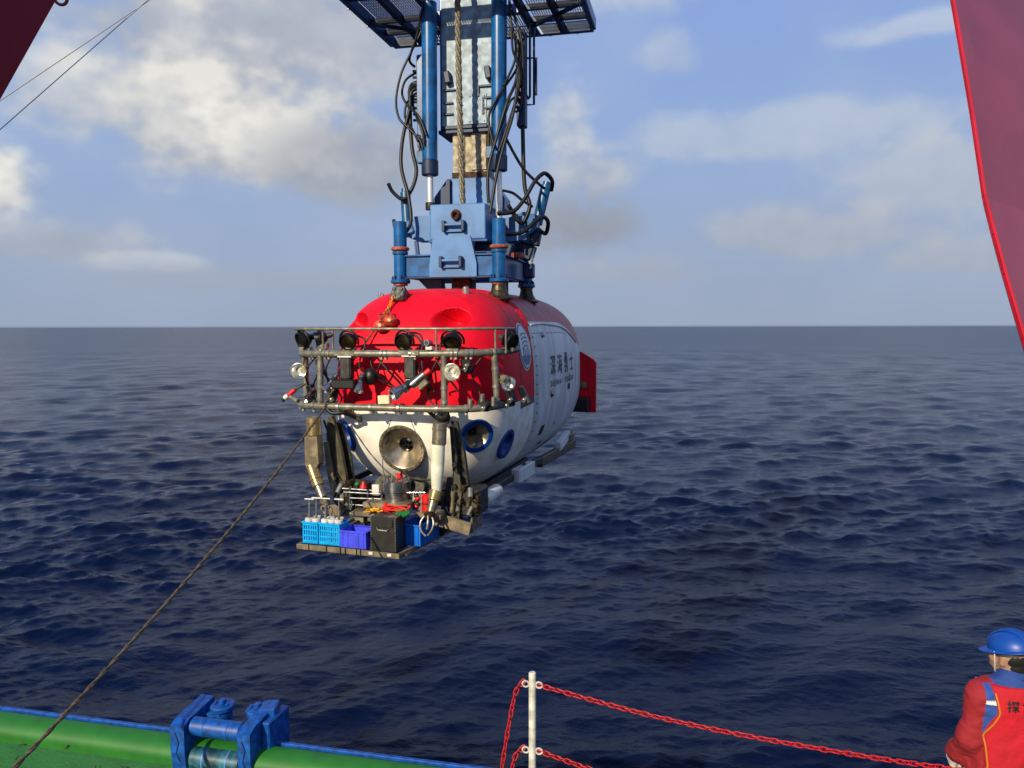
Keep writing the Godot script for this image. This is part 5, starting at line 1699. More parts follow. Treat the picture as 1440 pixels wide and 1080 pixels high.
func build_rig() -> void:
	rig = thing("launch_head", "blue hydraulic launch head with a telescopic column holding the submersible from above", "crane", RIGF, V(0.1, 0.45, 0.0))
	var mb := MB.new()
	# column: outer box with its pale front plate, inner column worn to the wood wear strips
	rbox("outer_column", V(0.14, 4.55, -0.22), V(0.94, 2.66, 0.60), "rig_blue")
	rbox("front_plate", V(0.14, 4.32, 0.09), V(0.86, 2.10, 0.03), "rig_plate", Basis.IDENTITY, 0.006)
	rbox("cover_plate", V(0.26, 3.58, 0.115), V(0.44, 0.48, 0.02), "rig_plate", Basis.IDENTITY, 0.005)
	for i in 4:
		for j in 4:
			if i in [0, 3] or j in [0, 3]:
				mb = MB.new()
				mb.cyl(V(0.075 + 0.123 * i, 3.38 + 0.135 * j, 0.12), V(0.075 + 0.123 * i, 3.38 + 0.135 * j, 0.138), 0.012, 6)
				part(rig, "bolt", mb, M.rig_pale)
	for q in [V(-0.17, 4.10, 0.16), V(0.52, 4.13, 0.16)]:
		rbox("hook_block", q, V(0.10, 0.20, 0.12), "rig_dark", Basis(Vector3.BACK, 0.15), 0.03)
	for q in [[V(-0.15, 3.91, 0.12), V(0.20, 0.03, 0.04)], [V(-0.17, 3.70, 0.12), V(0.16, 0.03, 0.04)], [V(-0.17, 3.52, 0.12), V(0.16, 0.03, 0.04)], [V(0.45, 3.94, 0.12), V(0.24, 0.035, 0.04)], [V(0.345, 3.85, 0.12), V(0.03, 0.16, 0.04)], [V(0.50, 3.75, 0.12), V(0.15, 0.03, 0.04)], [V(0.425, 3.62, 0.12), V(0.03, 0.28, 0.04)], [V(0.51, 3.58, 0.12), V(0.13, 0.03, 0.04)], [V(0.10, 3.30, 0.12), V(0.78, 0.055, 0.05)]]:
		rbox("guide_bar", q[0], q[1], "rig_dark", Basis.IDENTITY, 0.006)
	rbox("bottom_flange", V(0.14, 3.235, -0.20), V(0.98, 0.06, 0.66), "rig_dark")
	rbox("inner_column", V(0.17, 2.85, -0.20), V(0.60, 0.80, 0.46), "wood")
	rbox("wear_strip", V(-0.02, 2.92, 0.045), V(0.20, 0.70, 0.03), "wood", Basis.IDENTITY, 0.006)
	rbox("wear_strip", V(0.33, 2.92, 0.045), V(0.26, 0.62, 0.03), "wood", Basis.IDENTITY, 0.006)
	rbox("wear_strip", V(0.47, 2.92, 0.05), V(0.04, 0.60, 0.03), "wood_dark", Basis.IDENTITY, 0.006)
	rbox("worn_band", V(0.17, 2.50, 0.04), V(0.62, 0.16, 0.03), "wood_dark", Basis.IDENTITY, 0.006)
	# root of the column with its side gussets
	rbox("column_root", V(0.17, 2.20, -0.15), V(0.64, 0.56, 0.46), "rig_pale")
	for s in [-1.0, 1.0]:
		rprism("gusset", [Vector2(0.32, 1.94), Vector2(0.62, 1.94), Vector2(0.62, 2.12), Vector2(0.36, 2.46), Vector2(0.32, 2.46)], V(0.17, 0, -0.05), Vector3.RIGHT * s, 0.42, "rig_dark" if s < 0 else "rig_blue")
	# docking box, its front plate and grips
	rbox("docking_box", V(0.16, 1.675, 0.22), V(0.92, 0.56, 1.05), "rig_pale", Basis.IDENTITY, 0.015)
	rbox("box_bottom", V(0.16, 1.375, 0.20), V(0.98, 0.04, 1.10), "rig_blue")
	handle(1.60, 0.745, 0.11)
	mb = MB.new()
	mb.lathe(V(0.14, 1.78, 0.74), V(0, 0, 1), [Vector2(0.085, 0), Vector2(0.085, 0.03), Vector2(0.06, 0.05), Vector2(0.04, 0.02), Vector2(0, 0.02)], 18)
	var o := part(rig, "rusty_eye", mb, M.rust)
	mb = MB.new()
	var ring := []
	for k in 14: ring.append(V(0.14 + 0.055 * cos(TAU * k / 14), 1.77 + 0.06 * sin(TAU * k / 14), 0.80 + 0.01 * sin(TAU * k / 14)))
	mb.tube(ring, 0.018, 8, true)
	sub_(o, "shackle", mb, M.rust)
	rprism("apron", [Vector2(-0.21, 1.42), Vector2(0.40, 1.42), Vector2(0.50, 1.0), Vector2(0.50, 0.79), Vector2(-0.27, 0.79), Vector2(-0.27, 1.0)], V(0.03, 0, 0.93), Vector3.RIGHT, 0.07, "rig_pale")
	handle(1.02, 0.965, 0.13)
	# cradle: front and rear beams, side beams, posts with cone bells
	rbox("front_beam", V(0.06, 0.96, 0.84), V(1.62, 0.33, 0.14), "rig_blue")
	rbox("beam_flange", V(0.06, 1.135, 0.84), V(1.66, 0.025, 0.22), "rig_blue", Basis.IDENTITY, 0.006)
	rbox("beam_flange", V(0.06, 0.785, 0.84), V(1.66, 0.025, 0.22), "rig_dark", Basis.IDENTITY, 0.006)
	rbox("rear_beam", V(0.06, 0.96, -0.90), V(1.62, 0.33, 0.14), "rig_blue")
	for s in [-1.0, 1.0]:
		rbox("side_beam", V(0.06 + 0.78 * s, 0.96, -0.03), V(0.14, 0.32, 1.58), "rig_blue")
		rbox("beam_flange", V(0.06 + 0.78 * s, 1.133, -0.03), V(0.22, 0.025, 1.58), "rig_blue", Basis.IDENTITY, 0.006)
	for q in [[-0.75, 0.90, 1.68], [0.875, 0.90, 1.68], [-0.75, -0.95, 1.85], [0.92, -0.95, 1.75]]:
		var x: float = q[0]
		var z: float = q[1]
		o = rcyl("post", V(x, 0.72, z), V(x, q[2], z), 0.105, "rig_blue")
		mb = MB.new()
		mb.cyl(V(x, 1.22, z), V(x, 1.275, z), 0.145, 24, -1.0, 0.015)
		sub_(o, "orange_flange", mb, M.flange_orange)
		mb = MB.new()
		mb.cyl(V(x, 1.16, z), V(x, 1.205, z), 0.125, 24)
		sub_(o, "blue_flange", mb, M.rig_teal)
		mb = MB.new()
		mb.cyl(V(x, 0.70, z), V(x, 0.76, z), 0.155, 24, -1.0, 0.012)
		sub_(o, "foot_flange", mb, M.rig_blue)
		for k in 8:
			mb = MB.new()
			var d := V(cos(TAU * (k + 0.5) / 8), 0, sin(TAU * (k + 0.5) / 8)) * 0.13
			mb.cyl(V(x, 0.765, z) + d, V(x, 0.80, z) + d, 0.014, 6)
			mb.box(V(x, 0.79, z) + d * 0.92, V(0.02, 0.06, 0.02), Basis(Vector3.UP, -TAU * (k + 0.5) / 8), 0.003)
			sub_(o, "bolt", mb, M.rig_dark)
		mb = MB.new()
		mb.cyl(V(x, 0.665, z), V(x, 0.698, z), 0.115, 24)
		sub_(o, "red_seal", mb, M.flange_orange)
		if x > 0:
			mb = MB.new()
			mb.lathe(V(x, 0.43, z), Vector3.UP, [Vector2(0.10, 0.0), Vector2(0.215, 0.0), Vector2(0.22, 0.025), Vector2(0.17, 0.06), Vector2(0.125, 0.14), Vector2(0.105, 0.24), Vector2(0, 0.24)], 28)
			sub_(o, "bell", mb, M.bell)
			mb = MB.new()
			mb.cyl(V(x, 0.30, z), V(x, 0.44, z), 0.10, 18)
			sub_(o, "plunger", mb, M.hydraulic_dark)
		else:
			mb = MB.new()
			mb.cyl(V(x, 0.50, z), V(x, 0.67, z), 0.07, 18)
			sub_(o, "plunger", mb, M.bell)
	# leaning damper arms and the plates that hold them
	for q in [[V(-0.87, 2.24, 0.32), V(-0.82, 1.70, 0.38), 0.085, "rig_teal"], [V(1.36, 2.40, -0.50), V(1.22, 1.74, -0.40), 0.09, "rig_teal"], [V(-0.70, 1.55, -0.9), V(-0.80, 2.10, -0.95), 0.085, "rig_blue"]]:
		o = rcyl("damper_arm", q[0], q[1], q[2], q[3])
		mb = MB.new()
		mb.cyl(q[0], q[0] + (q[0] - q[1]).normalized() * 0.06, q[2] * 0.75, 16)
		sub_(o, "end_cap", mb, M.rig_blue)
	rbox("damper_bracket", V(-0.80, 1.62, 0.42), V(0.22, 0.22, 0.16), "rig_pale", Basis(Vector3.BACK, 0.4), 0.05)
	rprism("side_plate", [Vector2(-0.85, 1.50), Vector2(-0.66, 1.42), Vector2(-0.36, 1.42), Vector2(-0.34, 1.84), Vector2(-0.70, 1.82)], V(0.03, 0, 0.30), Vector3.RIGHT, 0.30, "rig_pale")
	rprism("side_plate", [Vector2(0.62, 1.40), Vector2(0.95, 1.40), Vector2(1.26, 1.62), Vector2(1.30, 1.85), Vector2(1.05, 1.92), Vector2(0.66, 1.78)], V(0, 0, -0.25), Vector3.RIGHT, 0.28, "rig_blue")
	rbox("side_plate", V(0.85, 1.62, -0.05), V(0.50, 0.40, 0.05), "rig_pale", Basis(Vector3.BACK, 0.1), 0.01)
	rbox("side_plate", V(1.22, 1.52, -0.30), V(0.16, 0.30, 0.20), "rig_dark", Basis(Vector3.BACK, -0.2), 0.02)
	rcyl("damper_rod", V(-0.66, 1.42, 0.40), V(-0.62, 1.14, 0.42), 0.04, "chrome")
	rcyl("damper_rod", V(1.17, 1.46, -0.30), V(1.10, 0.98, -0.35), 0.04, "chrome")
	rbox("damper_foot", V(1.08, 0.96, -0.40), V(0.18, 0.26, 0.20), "rig_dark", Basis.IDENTITY, 0.04)
	rbox("damper_foot", V(-0.60, 1.12, 0.40), V(0.16, 0.10, 0.16), "rig_dark", Basis.IDENTITY, 0.02)
	for q in [V(0.52, 1.24, 0.35), V(0.75, 1.28, 0.1), V(1.0, 1.30, -0.4)]:
		rbox("inner_block", q, V(0.34, 0.26, 0.30), "rig_dark", Basis(Vector3.BACK, -0.35), 0.02)
	rcyl("pink_drum", V(1.02, 1.12, 0.2), V(1.02, 1.21, 0.2), 0.11, "flange_orange")
	rcyl("pink_drum", V(0.55, 0.45, -0.6), V(0.55, 0.80, -0.6), 0.12, "flange_orange")
	rprism("under_wedge", [Vector2(-0.55, 0.78), Vector2(-0.15, 0.78), Vector2(-0.15, 0.58), Vector2(-0.35, 0.58)], V(0, 0, 0.55), Vector3.RIGHT, 0.2, "rig_dark")
	rprism("hook_horn", [Vector2(0.10, 0.78), Vector2(0.30, 0.78), Vector2(0.34, 0.60), Vector2(0.26, 0.54), Vector2(0.18, 0.66), Vector2(0.10, 0.58)], V(0, 0, 0.60), Vector3.RIGHT, 0.12, "rust")
	rbox("latch", V(0.10, 0.70, 0.1), V(0.30, 0.24, 0.3), "hydraulic_dark", Basis.IDENTITY, 0.03)
	# rams left and right of the column
	for q in [[-0.425, 2.52, 1.95, 0.35, 0.125], [0.742, 2.54, 1.62, 0.35, 0.125]]:
		o = rcyl("hydraulic_ram", V(q[0], q[1], q[3]), V(q[0] + 0.01, 5.25, q[3]), q[4], "rig_blue")
		mb = MB.new()
		mb.cyl(V(q[0], q[1] - 0.03, q[3]), V(q[0], q[1] + 0.22, q[3]), q[4] + 0.014, 24, -1.0, 0.012)
		sub_(o, "gland", mb, M.rig_dark)
		mb = MB.new()
		mb.cyl(V(q[0], q[2], q[3]), V(q[0], q[1], q[3]), 0.052, 18)
		sub_(o, "rod", mb, M.chrome)
		mb = MB.new()
		mb.box(V(q[0] - 0.14, q[1] + 0.26, q[3] + 0.04), V(0.11, 0.20, 0.12), Basis.IDENTITY, 0.012)
		sub_(o, "port_block", mb, M.rig_teal)
		for k in 3:
			mb = MB.new()
			mb.cyl(V(q[0] - 0.16 + 0.04 * k, q[1] + 0.34, q[3] + 0.05), V(q[0] - 0.15 + 0.05 * k, q[1] + 0.62 - 0.06 * k, q[3] + 0.06), 0.018, 8)
			sub_(o, "fitting", mb, M.hydraulic_dark)
		mb = MB.new()
		mb.cyl(V(q[0], q[2] - 0.02, q[3]), V(q[0], q[2] + 0.10, q[3]), 0.08, 18)
		sub_(o, "rod_eye", mb, M.bell)
	rbox("manifold", V(-0.64, 3.75, 0.12), V(0.12, 1.5, 0.16), "rig_blue")
	rbox("manifold", V(1.06, 4.0, 0.05), V(0.14, 1.5, 0.20), "rig_dark")
	for k in 9:
		rcyl("fitting", V(-0.70, 3.45 + 0.10 * k, 0.14), V(-0.78, 3.45 + 0.10 * k, 0.15), 0.022, "hydraulic_dark", -1.0, 0.003)
		rcyl("fitting", V(1.02, 3.55 + 0.13 * k, 0.16), V(1.02, 3.53 + 0.13 * k, 0.24), 0.028, "rig_teal" if k % 3 == 0 else "hydraulic_dark", -1.0, 0.003)
	# hoses and rigid pipes
	var hoses := [
		[0.020, V(-0.52, 5.04, 0.30), V(-0.57, 4.81, 0.32), V(-0.75, 4.47, 0.34), V(-0.91, 4.14, 0.36), V(-0.99, 3.74, 0.38), V(-0.94, 3.44, 0.39), V(-0.77, 3.26, 0.41), V(-0.58, 3.07, 0.43), V(-0.50, 2.90, 0.47)],
		[0.020, V(-0.71, 4.25, 0.10), V(-0.89, 4.11, 0.18), V(-0.93, 3.86, 0.26), V(-0.79, 3.62, 0.34), V(-0.56, 3.42, 0.50), V(-0.42, 3.10, 0.52)],
		[0.020, V(-0.69, 4.10, 0.10), V(-0.82, 4.02, 0.16), V(-0.82, 3.77, 0.22), V(-0.69, 3.52, 0.32), V(-0.55, 3.32, 0.48), V(-0.46, 3.02, 0.50)],
		[0.030, V(-0.69, 4.04, 0.10), V(-0.82, 3.94, 0.19), V(-0.79, 3.64, 0.27), V(-0.89, 3.11, 0.36), V(-0.89, 2.63, 0.44), V(-0.74, 2.15, 0.53), V(-0.67, 1.73, 0.61), V(-0.73, 1.53, 0.70)],
		[0.032, V(-0.67, 3.97, 0.15), V(-0.79, 3.87, 0.21), V(-0.79, 3.41, 0.26), V(-0.74, 2.93, 0.32), V(-0.65, 2.57, 0.38), V(-0.71, 2.28, 0.43), V(-0.84, 2.10, 0.49), V(-1.00, 2.21, 0.54), V(-1.06, 2.35, 0.60)],
		[0.020, V(-0.71, 3.94, 0.05), V(-0.78, 3.85, 0.13), V(-0.75, 3.65, 0.21), V(-0.63, 3.40, 0.36), V(-0.50, 3.20, 0.50), V(-0.47, 2.95, 0.50)],
		[0.030, V(-1.05, 1.78, 0.40), V(-1.00, 1.64, 0.47), V(-0.90, 1.54, 0.53), V(-0.77, 1.57, 0.60)],
		[0.020, V(-0.70, 3.80, 0.12), V(-0.86, 3.76, 0.18), V(-0.90, 3.5, 0.22), V(-0.72, 3.25, 0.36), V(-0.58, 3.02, 0.48)],
		[0.022, V(1.05, 4.55, 0.20), V(1.03, 4.15, 0.26), V(0.77, 3.65, 0.50), V(0.62, 3.36, 0.50), V(0.65, 3.09, 0.52), V(0.72, 2.84, 0.52)],
		[0.026, V(1.07, 4.66, 0.20), V(1.03, 3.96, 0.32), V(0.92, 3.55, 0.50), V(0.77, 3.03, 0.56), V(0.65, 2.46, 0.68), V(0.66, 1.96, 0.70)],
		[0.026, V(1.09, 4.55, 0.20), V(1.05, 3.90, 0.32), V(1.00, 3.38, 0.44), V(0.89, 2.91, 0.56), V(0.79, 2.40, 0.68), V(0.71, 1.78, 0.80)],
		[0.020, V(1.11, 4.44, 0.20), V(1.06, 3.81, 0.30), V(0.93, 3.24, 0.46), V(0.78, 2.79, 0.50)],
		[0.034, V(1.05, 4.39, 0.05), V(1.08, 3.71, 0.10), V(1.08, 3.13, 0.08), V(1.11, 2.32, 0.09), V(1.20, 1.97, 0.11), V(1.08, 1.69, 0.14), V(0.95, 1.85, 0.17), V(0.86, 1.99, 0.20)],
		[0.024, V(0.85, 3.03, 0.30), V(1.08, 2.60, 0.13), V(1.31, 2.36, -0.03), V(1.39, 2.30, -0.20)],
		[0.034, V(1.50, 2.26, -0.20), V(1.54, 2.38, -0.09), V(1.50, 2.46, 0.03), V(1.43, 2.48, 0.14), V(1.31, 2.33, 0.26), V(1.17, 2.05, 0.37), V(1.01, 1.84, 0.49), V(0.78, 1.80, 0.60)],
		[0.024, V(0.79, 2.21, 0.30), V(0.95, 2.17, 0.23), V(1.09, 2.06, 0.17), V(1.25, 1.96, 0.10)],
		[0.034, V(0.89, 1.48, 0.50), V(1.13, 1.52, 0.37), V(1.30, 1.69, 0.23), V(1.42, 1.79, 0.10), V(1.48, 1.72, -0.03), V(1.42, 1.56, -0.17), V(1.32, 1.60, -0.30)],
		[0.020, V(0.99, 4.67, 0.50), V(1.00, 4.36, 0.45), V(1.05, 4.21, 0.40), V(1.09, 3.95, 0.35), V(1.03, 3.69, 0.34), V(0.95, 3.54, 0.48), V(0.80, 3.11, 0.52)],
		[0.020, V(0.90, 1.95, 0.25), V(0.98, 1.75, 0.22), V(1.10, 1.72, 0.15), V(1.16, 1.90, 0.08)],
		[0.020, V(0.92, 5.2, 0.35), V(0.96, 4.8, 0.40), V(1.02, 4.5, 0.35), V(1.0, 4.2, 0.35), V(0.86, 3.8, 0.5)],
		[0.020, V(0.88, 5.2, 0.2), V(1.0, 4.9, 0.30), V(1.10, 4.6, 0.30), V(1.12, 4.2, 0.25), V(1.08, 3.6, 0.2), V(1.0, 3.45, 0.25)],
		[0.022, V(-0.47, 5.15, 0.5), V(-0.53, 4.95, 0.48), V(-0.62, 4.70, 0.4), V(-0.78, 4.40, 0.3), V(-0.72, 4.30, 0.2)]]
	for h in hoses:
		mb = MB.new()
		mb.tube(smooth(h.slice(1), 6), h[0], 8)
		part(rig, "hose", mb, M.hose)
	for h in [[V(1.16, 4.95, -0.10), V(1.16, 3.78, -0.10), V(1.14, 3.74, -0.10), V(1.02, 3.95, -0.10)], [V(1.22, 4.9, -0.14), V(1.22, 3.66, -0.14), V(1.05, 3.66, -0.12)], [V(1.10, 4.4, -0.1), V(1.26, 4.4, -0.12), V(1.26, 3.8, -0.12)]]:
		mb = MB.new()
		mb.tube(h, 0.020, 8)
		part(rig, "rigid_pipe", mb, M.rig_dark)
	# working platform round the head, seen from below
	var y := 5.42
	var x0 := -1.83; var x1 := 2.0
	var z0 := -1.72; var z1 := 1.2
	for q in [[V((x0 + x1) * 0.5, y, z0), V(x1 - x0, 0.20, 0.10)], [V((x0 + x1) * 0.5, y, z1), V(x1 - x0, 0.20, 0.10)], [V(x0, y, (z0 + z1) * 0.5), V(0.10, 0.20, z1 - z0 - 0.11)], [V(x1, y, (z0 + z1) * 0.5), V(0.10, 0.20, z1 - z0 - 0.11)]]:
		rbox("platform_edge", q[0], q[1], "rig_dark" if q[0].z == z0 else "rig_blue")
	for x in [-1.25, -0.62, 0.92, 1.45]:
		rbox("platform_beam", V(x, y - 0.03, (z0 + z1) * 0.5), V(0.09, 0.16, z1 - z0 - 0.11), "rig_dark")
	for z in [-1.15, -0.60, 0.45, 0.85]:
		for q in [[-1.78, -0.67], [0.97, 1.95]]:
			rbox("platform_beam", V((q[0] + q[1]) * 0.5, y - 0.02, z), V(q[1] - q[0], 0.10, 0.07), "rig_dark")
	rbox("platform_beam", V(0.14, y - 0.02, -0.62), V(1.46, 0.16, 0.10), "rig_blue")
	rbox("platform_beam", V(0.14, y - 0.02, 0.60), V(1.46, 0.16, 0.10), "rig_blue")
	rbox("brace", V(-1.2, y - 0.09, -0.9), V(1.5, 0.06, 0.06), "rig_dark", Basis(Vector3.UP, 0.6))
	rbox("brace", V(1.4, y - 0.09, -0.9), V(1.3, 0.06, 0.06), "rig_dark", Basis(Vector3.UP, -0.7))
	# grating bars, too fine to pick apart: one piece for every field
	for q in [[x0 + 0.05, -0.67, z0 + 0.05, z1 - 0.05], [0.97, x1 - 0.05, z0 + 0.05, z1 - 0.05], [-0.57, 0.87, z0 + 0.05, -0.67], [-0.57, 0.87, 0.66, z1 - 0.05]]:
		mb = MB.new()
		var x: float = q[0] + 0.02
		while x < q[1]:
			mb.box(V(x, y + 0.10, (q[2] + q[3]) * 0.5), V(0.009, 0.035, q[3] - q[2]), Basis.IDENTITY, 0.001)
			x += 0.042
		var z: float = q[2] + 0.05
		while z < q[3]:
			mb.box(V((q[0] + q[1]) * 0.5, y + 0.105, z), V(q[1] - q[0], 0.020, 0.008), Basis.IDENTITY, 0.001)
			z += 0.11
		o = part(rig, "grating", mb, M.rig_blue)
		o.set_meta("kind", "stuff")
	for q in [V(-1.2, 0, z0 - 0.06), V(-0.4, 0, z0 - 0.06), V(1.2, 0, z0 - 0.06), V(1.7, 0, z0 - 0.06), V(x0 - 0.06, 0, -0.6), V(x0 - 0.06, 0, 0.2)]:
		rcyl("edge_bolt", V(q.x, y - 0.10, q.z), V(q.x, y + 0.02, q.z), 0.02, "clamp_metal", -1.0, 0.003)

# ---------------------------------------------------------------- ropes, wires, floats
func build_lines() -> void:
	# heavy lifting rope down the front of the column: three strands laid together
	var t := thing("lifting_rope", "thick worn lifting rope running down the front of the blue column", "rope", RIGF, V(0.19, 1.95, 0.55))
	for s in 3:
		var mb := MB.new()
		var pts := []
		for i in 90:
			var k := i / 89.0
			var a := TAU * (k * 9.0 + s / 3.0)
			pts.append(V(0.195 - 0.07 * k, 1.93, 0.55).lerp(V(0.125, 5.6, 0.55), k) + V(cos(a), 0, sin(a)) * 0.027)
		mb.tube(pts, 0.026, 6)
		part(t, "strand", mb, M.wire_rope)
	# yellow chain, floats and mooring rope at the bow
	chain("yellow_chain", "short yellow chain hooked to the steel bracket on the red bow", [V(-0.31, 0.42, -0.50), V(-0.33, 0.30, -0.42), V(-0.35, 0.16, -0.26)], SUBF, 0.040, 0.058, 0.036, 0.008, M.chain_yellow)
	for q in [[V(-0.35, 0.02, -0.15), "lower orange float hanging on the red bow by the rope"], [V(-0.23, 0.09, -0.20), "upper orange float hanging on the red bow under the yellow chain"]]:
		var f := thing("float", q[1], "float", SUBF, q[0] - V(0, 0.09, 0), "floats on the bow")
		var mb := MB.new()
		mb.ball(q[0], V(0.10, 0.085, 0.10), 18, 12)
		part(f, "ball", mb, M.float_orange)
		mb = MB.new()
		mb.lathe(q[0], V(0.3, 0.1, 1.0), [Vector2(0.026, 0.094), Vector2(0.022, 0.102), Vector2(0.0, 0.103)], 14)
		part(f, "pale_spot", mb, M.float_pale)
		mb = MB.new()
		mb.tube(smooth([q[0] + V(0.01, 0.08, 0.0), q[0] + V(-0.05, 0.16, -0.05), V(-0.35, 0.18, -0.27)], 4), 0.010, 6)
		part(f, "lanyard", mb, M.rope)
	# mooring rope from the bow over the frame and down to the ship's rail
	t = thing("mooring_rope", "long brown rope running from the submersible's bow down to the ship's lower left corner", "rope", WORLDF, V(-2.8, -3.3, -4.4))
	var a := SUBF * V(-0.35, 0.16, -0.26) - V(0, EYE, 0)
	var b := SUBF * V(-0.90, -0.95, 0.36) - V(0, EYE, 0)
	var b2 := SUBF * V(-0.96, -1.10, 0.37) - V(0, EYE, 0)
	var c := V(-2.86, -2.52, -4.40)
	var pts2 := []
	for i in 8: pts2.append(a.lerp(b, i / 7.0))
	pts2.append(b2)
	for i in range(1, 32):
		var k := i / 29.0
		pts2.append(b2.lerp(c, k) - V(0, 0.22 * 4.0 * k * (1.0 - k) * 0.5, 0))
	for s in 2:
		var mb := MB.new()
		var q := []
		var sm := smooth(pts2, 5)
		for i in sm.size():
			var ang := i * 0.9 + PI * s
			q.append(sm[i] + V(cos(ang), sin(ang) * 0.7, 0.5 * sin(ang)) * 0.007)
		mb.tube(q, 0.0095, 6)
		part(t, "strand", mb, M.rope)
	# thin wires to the top left
	for q in [[V(-6.03, 2.33, -9.6), V(-4.685, 4.2, -10.6), "thin steel wire crossing the top left sky, lower of the two"], [V(-6.21, 2.74, -9.9), V(-4.73, 4.17, -10.62), "thin steel wire crossing the top left sky, upper of the two"]]:
		var mb := MB.new()
		var d: Vector3 = q[1] - q[0]
		mb.cyl(q[0] - d * 0.6, q[1] + d * 2.2, 0.006, 6)
		one("wire", mb, M.thin_wire, q[2], "wire", WORLDF, q[0], "thin wires of the gantry")

# ---------------------------------------------------------------- the worker at the deck edge
func seg_d(p: Vector3, a: Vector3, b: Vector3, ra: float, rb: float) -> float:
	var ab := b - a
	var t := clampf((p - a).dot(ab) / maxf(ab.length_squared(), 1e-9), 0.0, 1.0)
	return (p - a - ab * t).length() - lerpf(ra, rb, t)
func soft_d(p: Vector3, prims: Array, k: float) -> float:
	var s := 0.0
	for q in prims: s += exp(-k * seg_d(p, q[0], q[1], q[2], q[3]))
	return -log(maxf(s, 1e-30)) / k
func vest_half(y: float) -> float:
	var ys := [0.84, 0.92, 1.02, 1.12, 1.19, 1.26, 1.33, 1.42, 1.50]
	var ws := [0.200, 0.185, 0.165, 0.172, 0.182, 0.150, 0.128, 0.142, 0.150]
	for i in 8:
		if y < ys[i + 1]: return lerpf(ws[i], ws[i + 1], clampf((y - ys[i]) / (ys[i + 1] - ys[i]), 0.0, 1.0))
	return 0.15
func net(mb: MB, prims: Array, cell: float, k: float, kind: int) -> void:    # surface nets of the joined limbs
	var lo := Vector3.ONE * 1e9
	var hi := -lo
	for q in prims:
		for e in 2:
			lo = lo.min(q[e] - Vector3.ONE * (q[2 + e] + 3.0 * cell + 0.012)); hi = hi.max(q[e] + Vector3.ONE * (q[2 + e] + 3.0 * cell + 0.012))
	var nx := int((hi.x - lo.x) / cell) + 2; var ny := int((hi.y - lo.y) / cell) + 2; var nz := int((hi.z - lo.z) / cell) + 2
	var S := PackedFloat32Array()
	S.resize(nx * ny * nz)
	for q in prims:
		var m: float = maxf(q[2], q[3]) + 3.0 * cell + 0.02
		var a: Vector3 = ((q[0] as Vector3).min(q[1]) - Vector3.ONE * m - lo) / cell
		var b: Vector3 = ((q[0] as Vector3).max(q[1]) + Vector3.ONE * m - lo) / cell
		for i in range(maxi(0, int(a.x)), mini(nx, int(b.x) + 2)):
			for j in range(maxi(0, int(a.y)), mini(ny, int(b.y) + 2)):
				for l in range(maxi(0, int(a.z)), mini(nz, int(b.z) + 2)):
					var d := seg_d(lo + Vector3(i, j, l) * cell, q[0], q[1], q[2], q[3])
					if d < 0.09: S[(i * ny + j) * nz + l] += exp(-k * d)
	for o in S.size(): S[o] = -log(maxf(S[o], 1e-9)) / k
	if kind < 2:                                             # folds of the cloth
		var fn := FastNoiseLite.new()
		fn.seed = 3 + kind; fn.frequency = 11.0; fn.fractal_octaves = 3
		for i in nx:
			for j in ny:
				for l in nz:
					var o := (i * ny + j) * nz + l
					if absf(S[o]) < 0.04: S[o] += (0.008 if kind == 0 else 0.006) * fn.get_noise_3d(i * cell + 0.5 * j * cell, j * cell * (1.5 if kind == 0 else 0.6), l * cell)
	if kind == 1:                                            # the tabard: a skin over the torso, open at the sides and at the neck
		for i in nx:
			for j in ny:
				for l in nz:
					var p := lo + Vector3(i, j, l) * cell
					var o := (i * ny + j) * nz + l
					var d := S[o] - 0.020
					d = maxf(d, 0.86 + 0.012 * sin(p.x * 14.0) - p.y)
					d = maxf(d, absf(p.x) - vest_half(p.y))
					d = maxf(d, 0.088 - (p - Vector3(0, 1.50, 0.02)).length())
					d = maxf(d, p.y - 1.47)
					S[o] = d
	var vi := {}
	var pos := []
	for i in nx - 1:
		for j in ny - 1:
			for l in nz - 1:
				var c := []
				var neg := 0
				for e in 8:
					var d := S[((i + (e & 1)) * ny + j + ((e >> 1) & 1)) * nz + l + ((e >> 2) & 1)]
					c.append(d)
					if d < 0: neg += 1
				if neg == 0 or neg == 8: continue
				var s := Vector3.ZERO
				var n := 0
				for e in 8:
					for ax in 3:
						if e & (1 << ax): continue
						var f := e | (1 << ax)
						if (c[e] < 0) != (c[f] < 0):
							var t: float = c[e] / (c[e] - c[f])
							var p := Vector3(e & 1, (e >> 1) & 1, (e >> 2) & 1)
							p[ax] += t
							s += p; n += 1
				vi[(i * ny + j) * nz + l] = pos.size()
				pos.append(lo + (Vector3(i, j, l) + s / n) * cell)
	var nor := []
	for p in pos: nor.append(Vector3.ZERO)
	var faces := []
	var st := [ny * nz, nz, 1]
	for key in vi:
		var l: int = key % nz
		var j: int = (key / nz) % ny
		var i: int = key / (ny * nz)
		for ax in 3:
			var u := (ax + 1) % 3
			var w := (ax + 2) % 3
			var ijk := [i, j, l]
			if ijk[u] == 0 or ijk[w] == 0: continue
			if (S[key] < 0) == (S[key + st[ax]] < 0): continue
			var q := [key, key - st[u], key - st[u] - st[w], key - st[w]]
			if not (vi.has(q[1]) and vi.has(q[2]) and vi.has(q[3])): continue
			var id := [vi[q[0]], vi[q[1]], vi[q[2]], vi[q[3]]]
			var out := Vector3.ZERO
			out[ax] = 1.0 if S[key] < 0 else -1.0
			var g: Vector3 = (pos[id[2]] - pos[id[0]]).cross(pos[id[3]] - pos[id[1]])
			if g.dot(out) < 0: g = -g
			for e in 4: nor[id[e]] += g
			faces.append(id)
	for e in nor.size(): nor[e] = (nor[e] as Vector3).normalized()
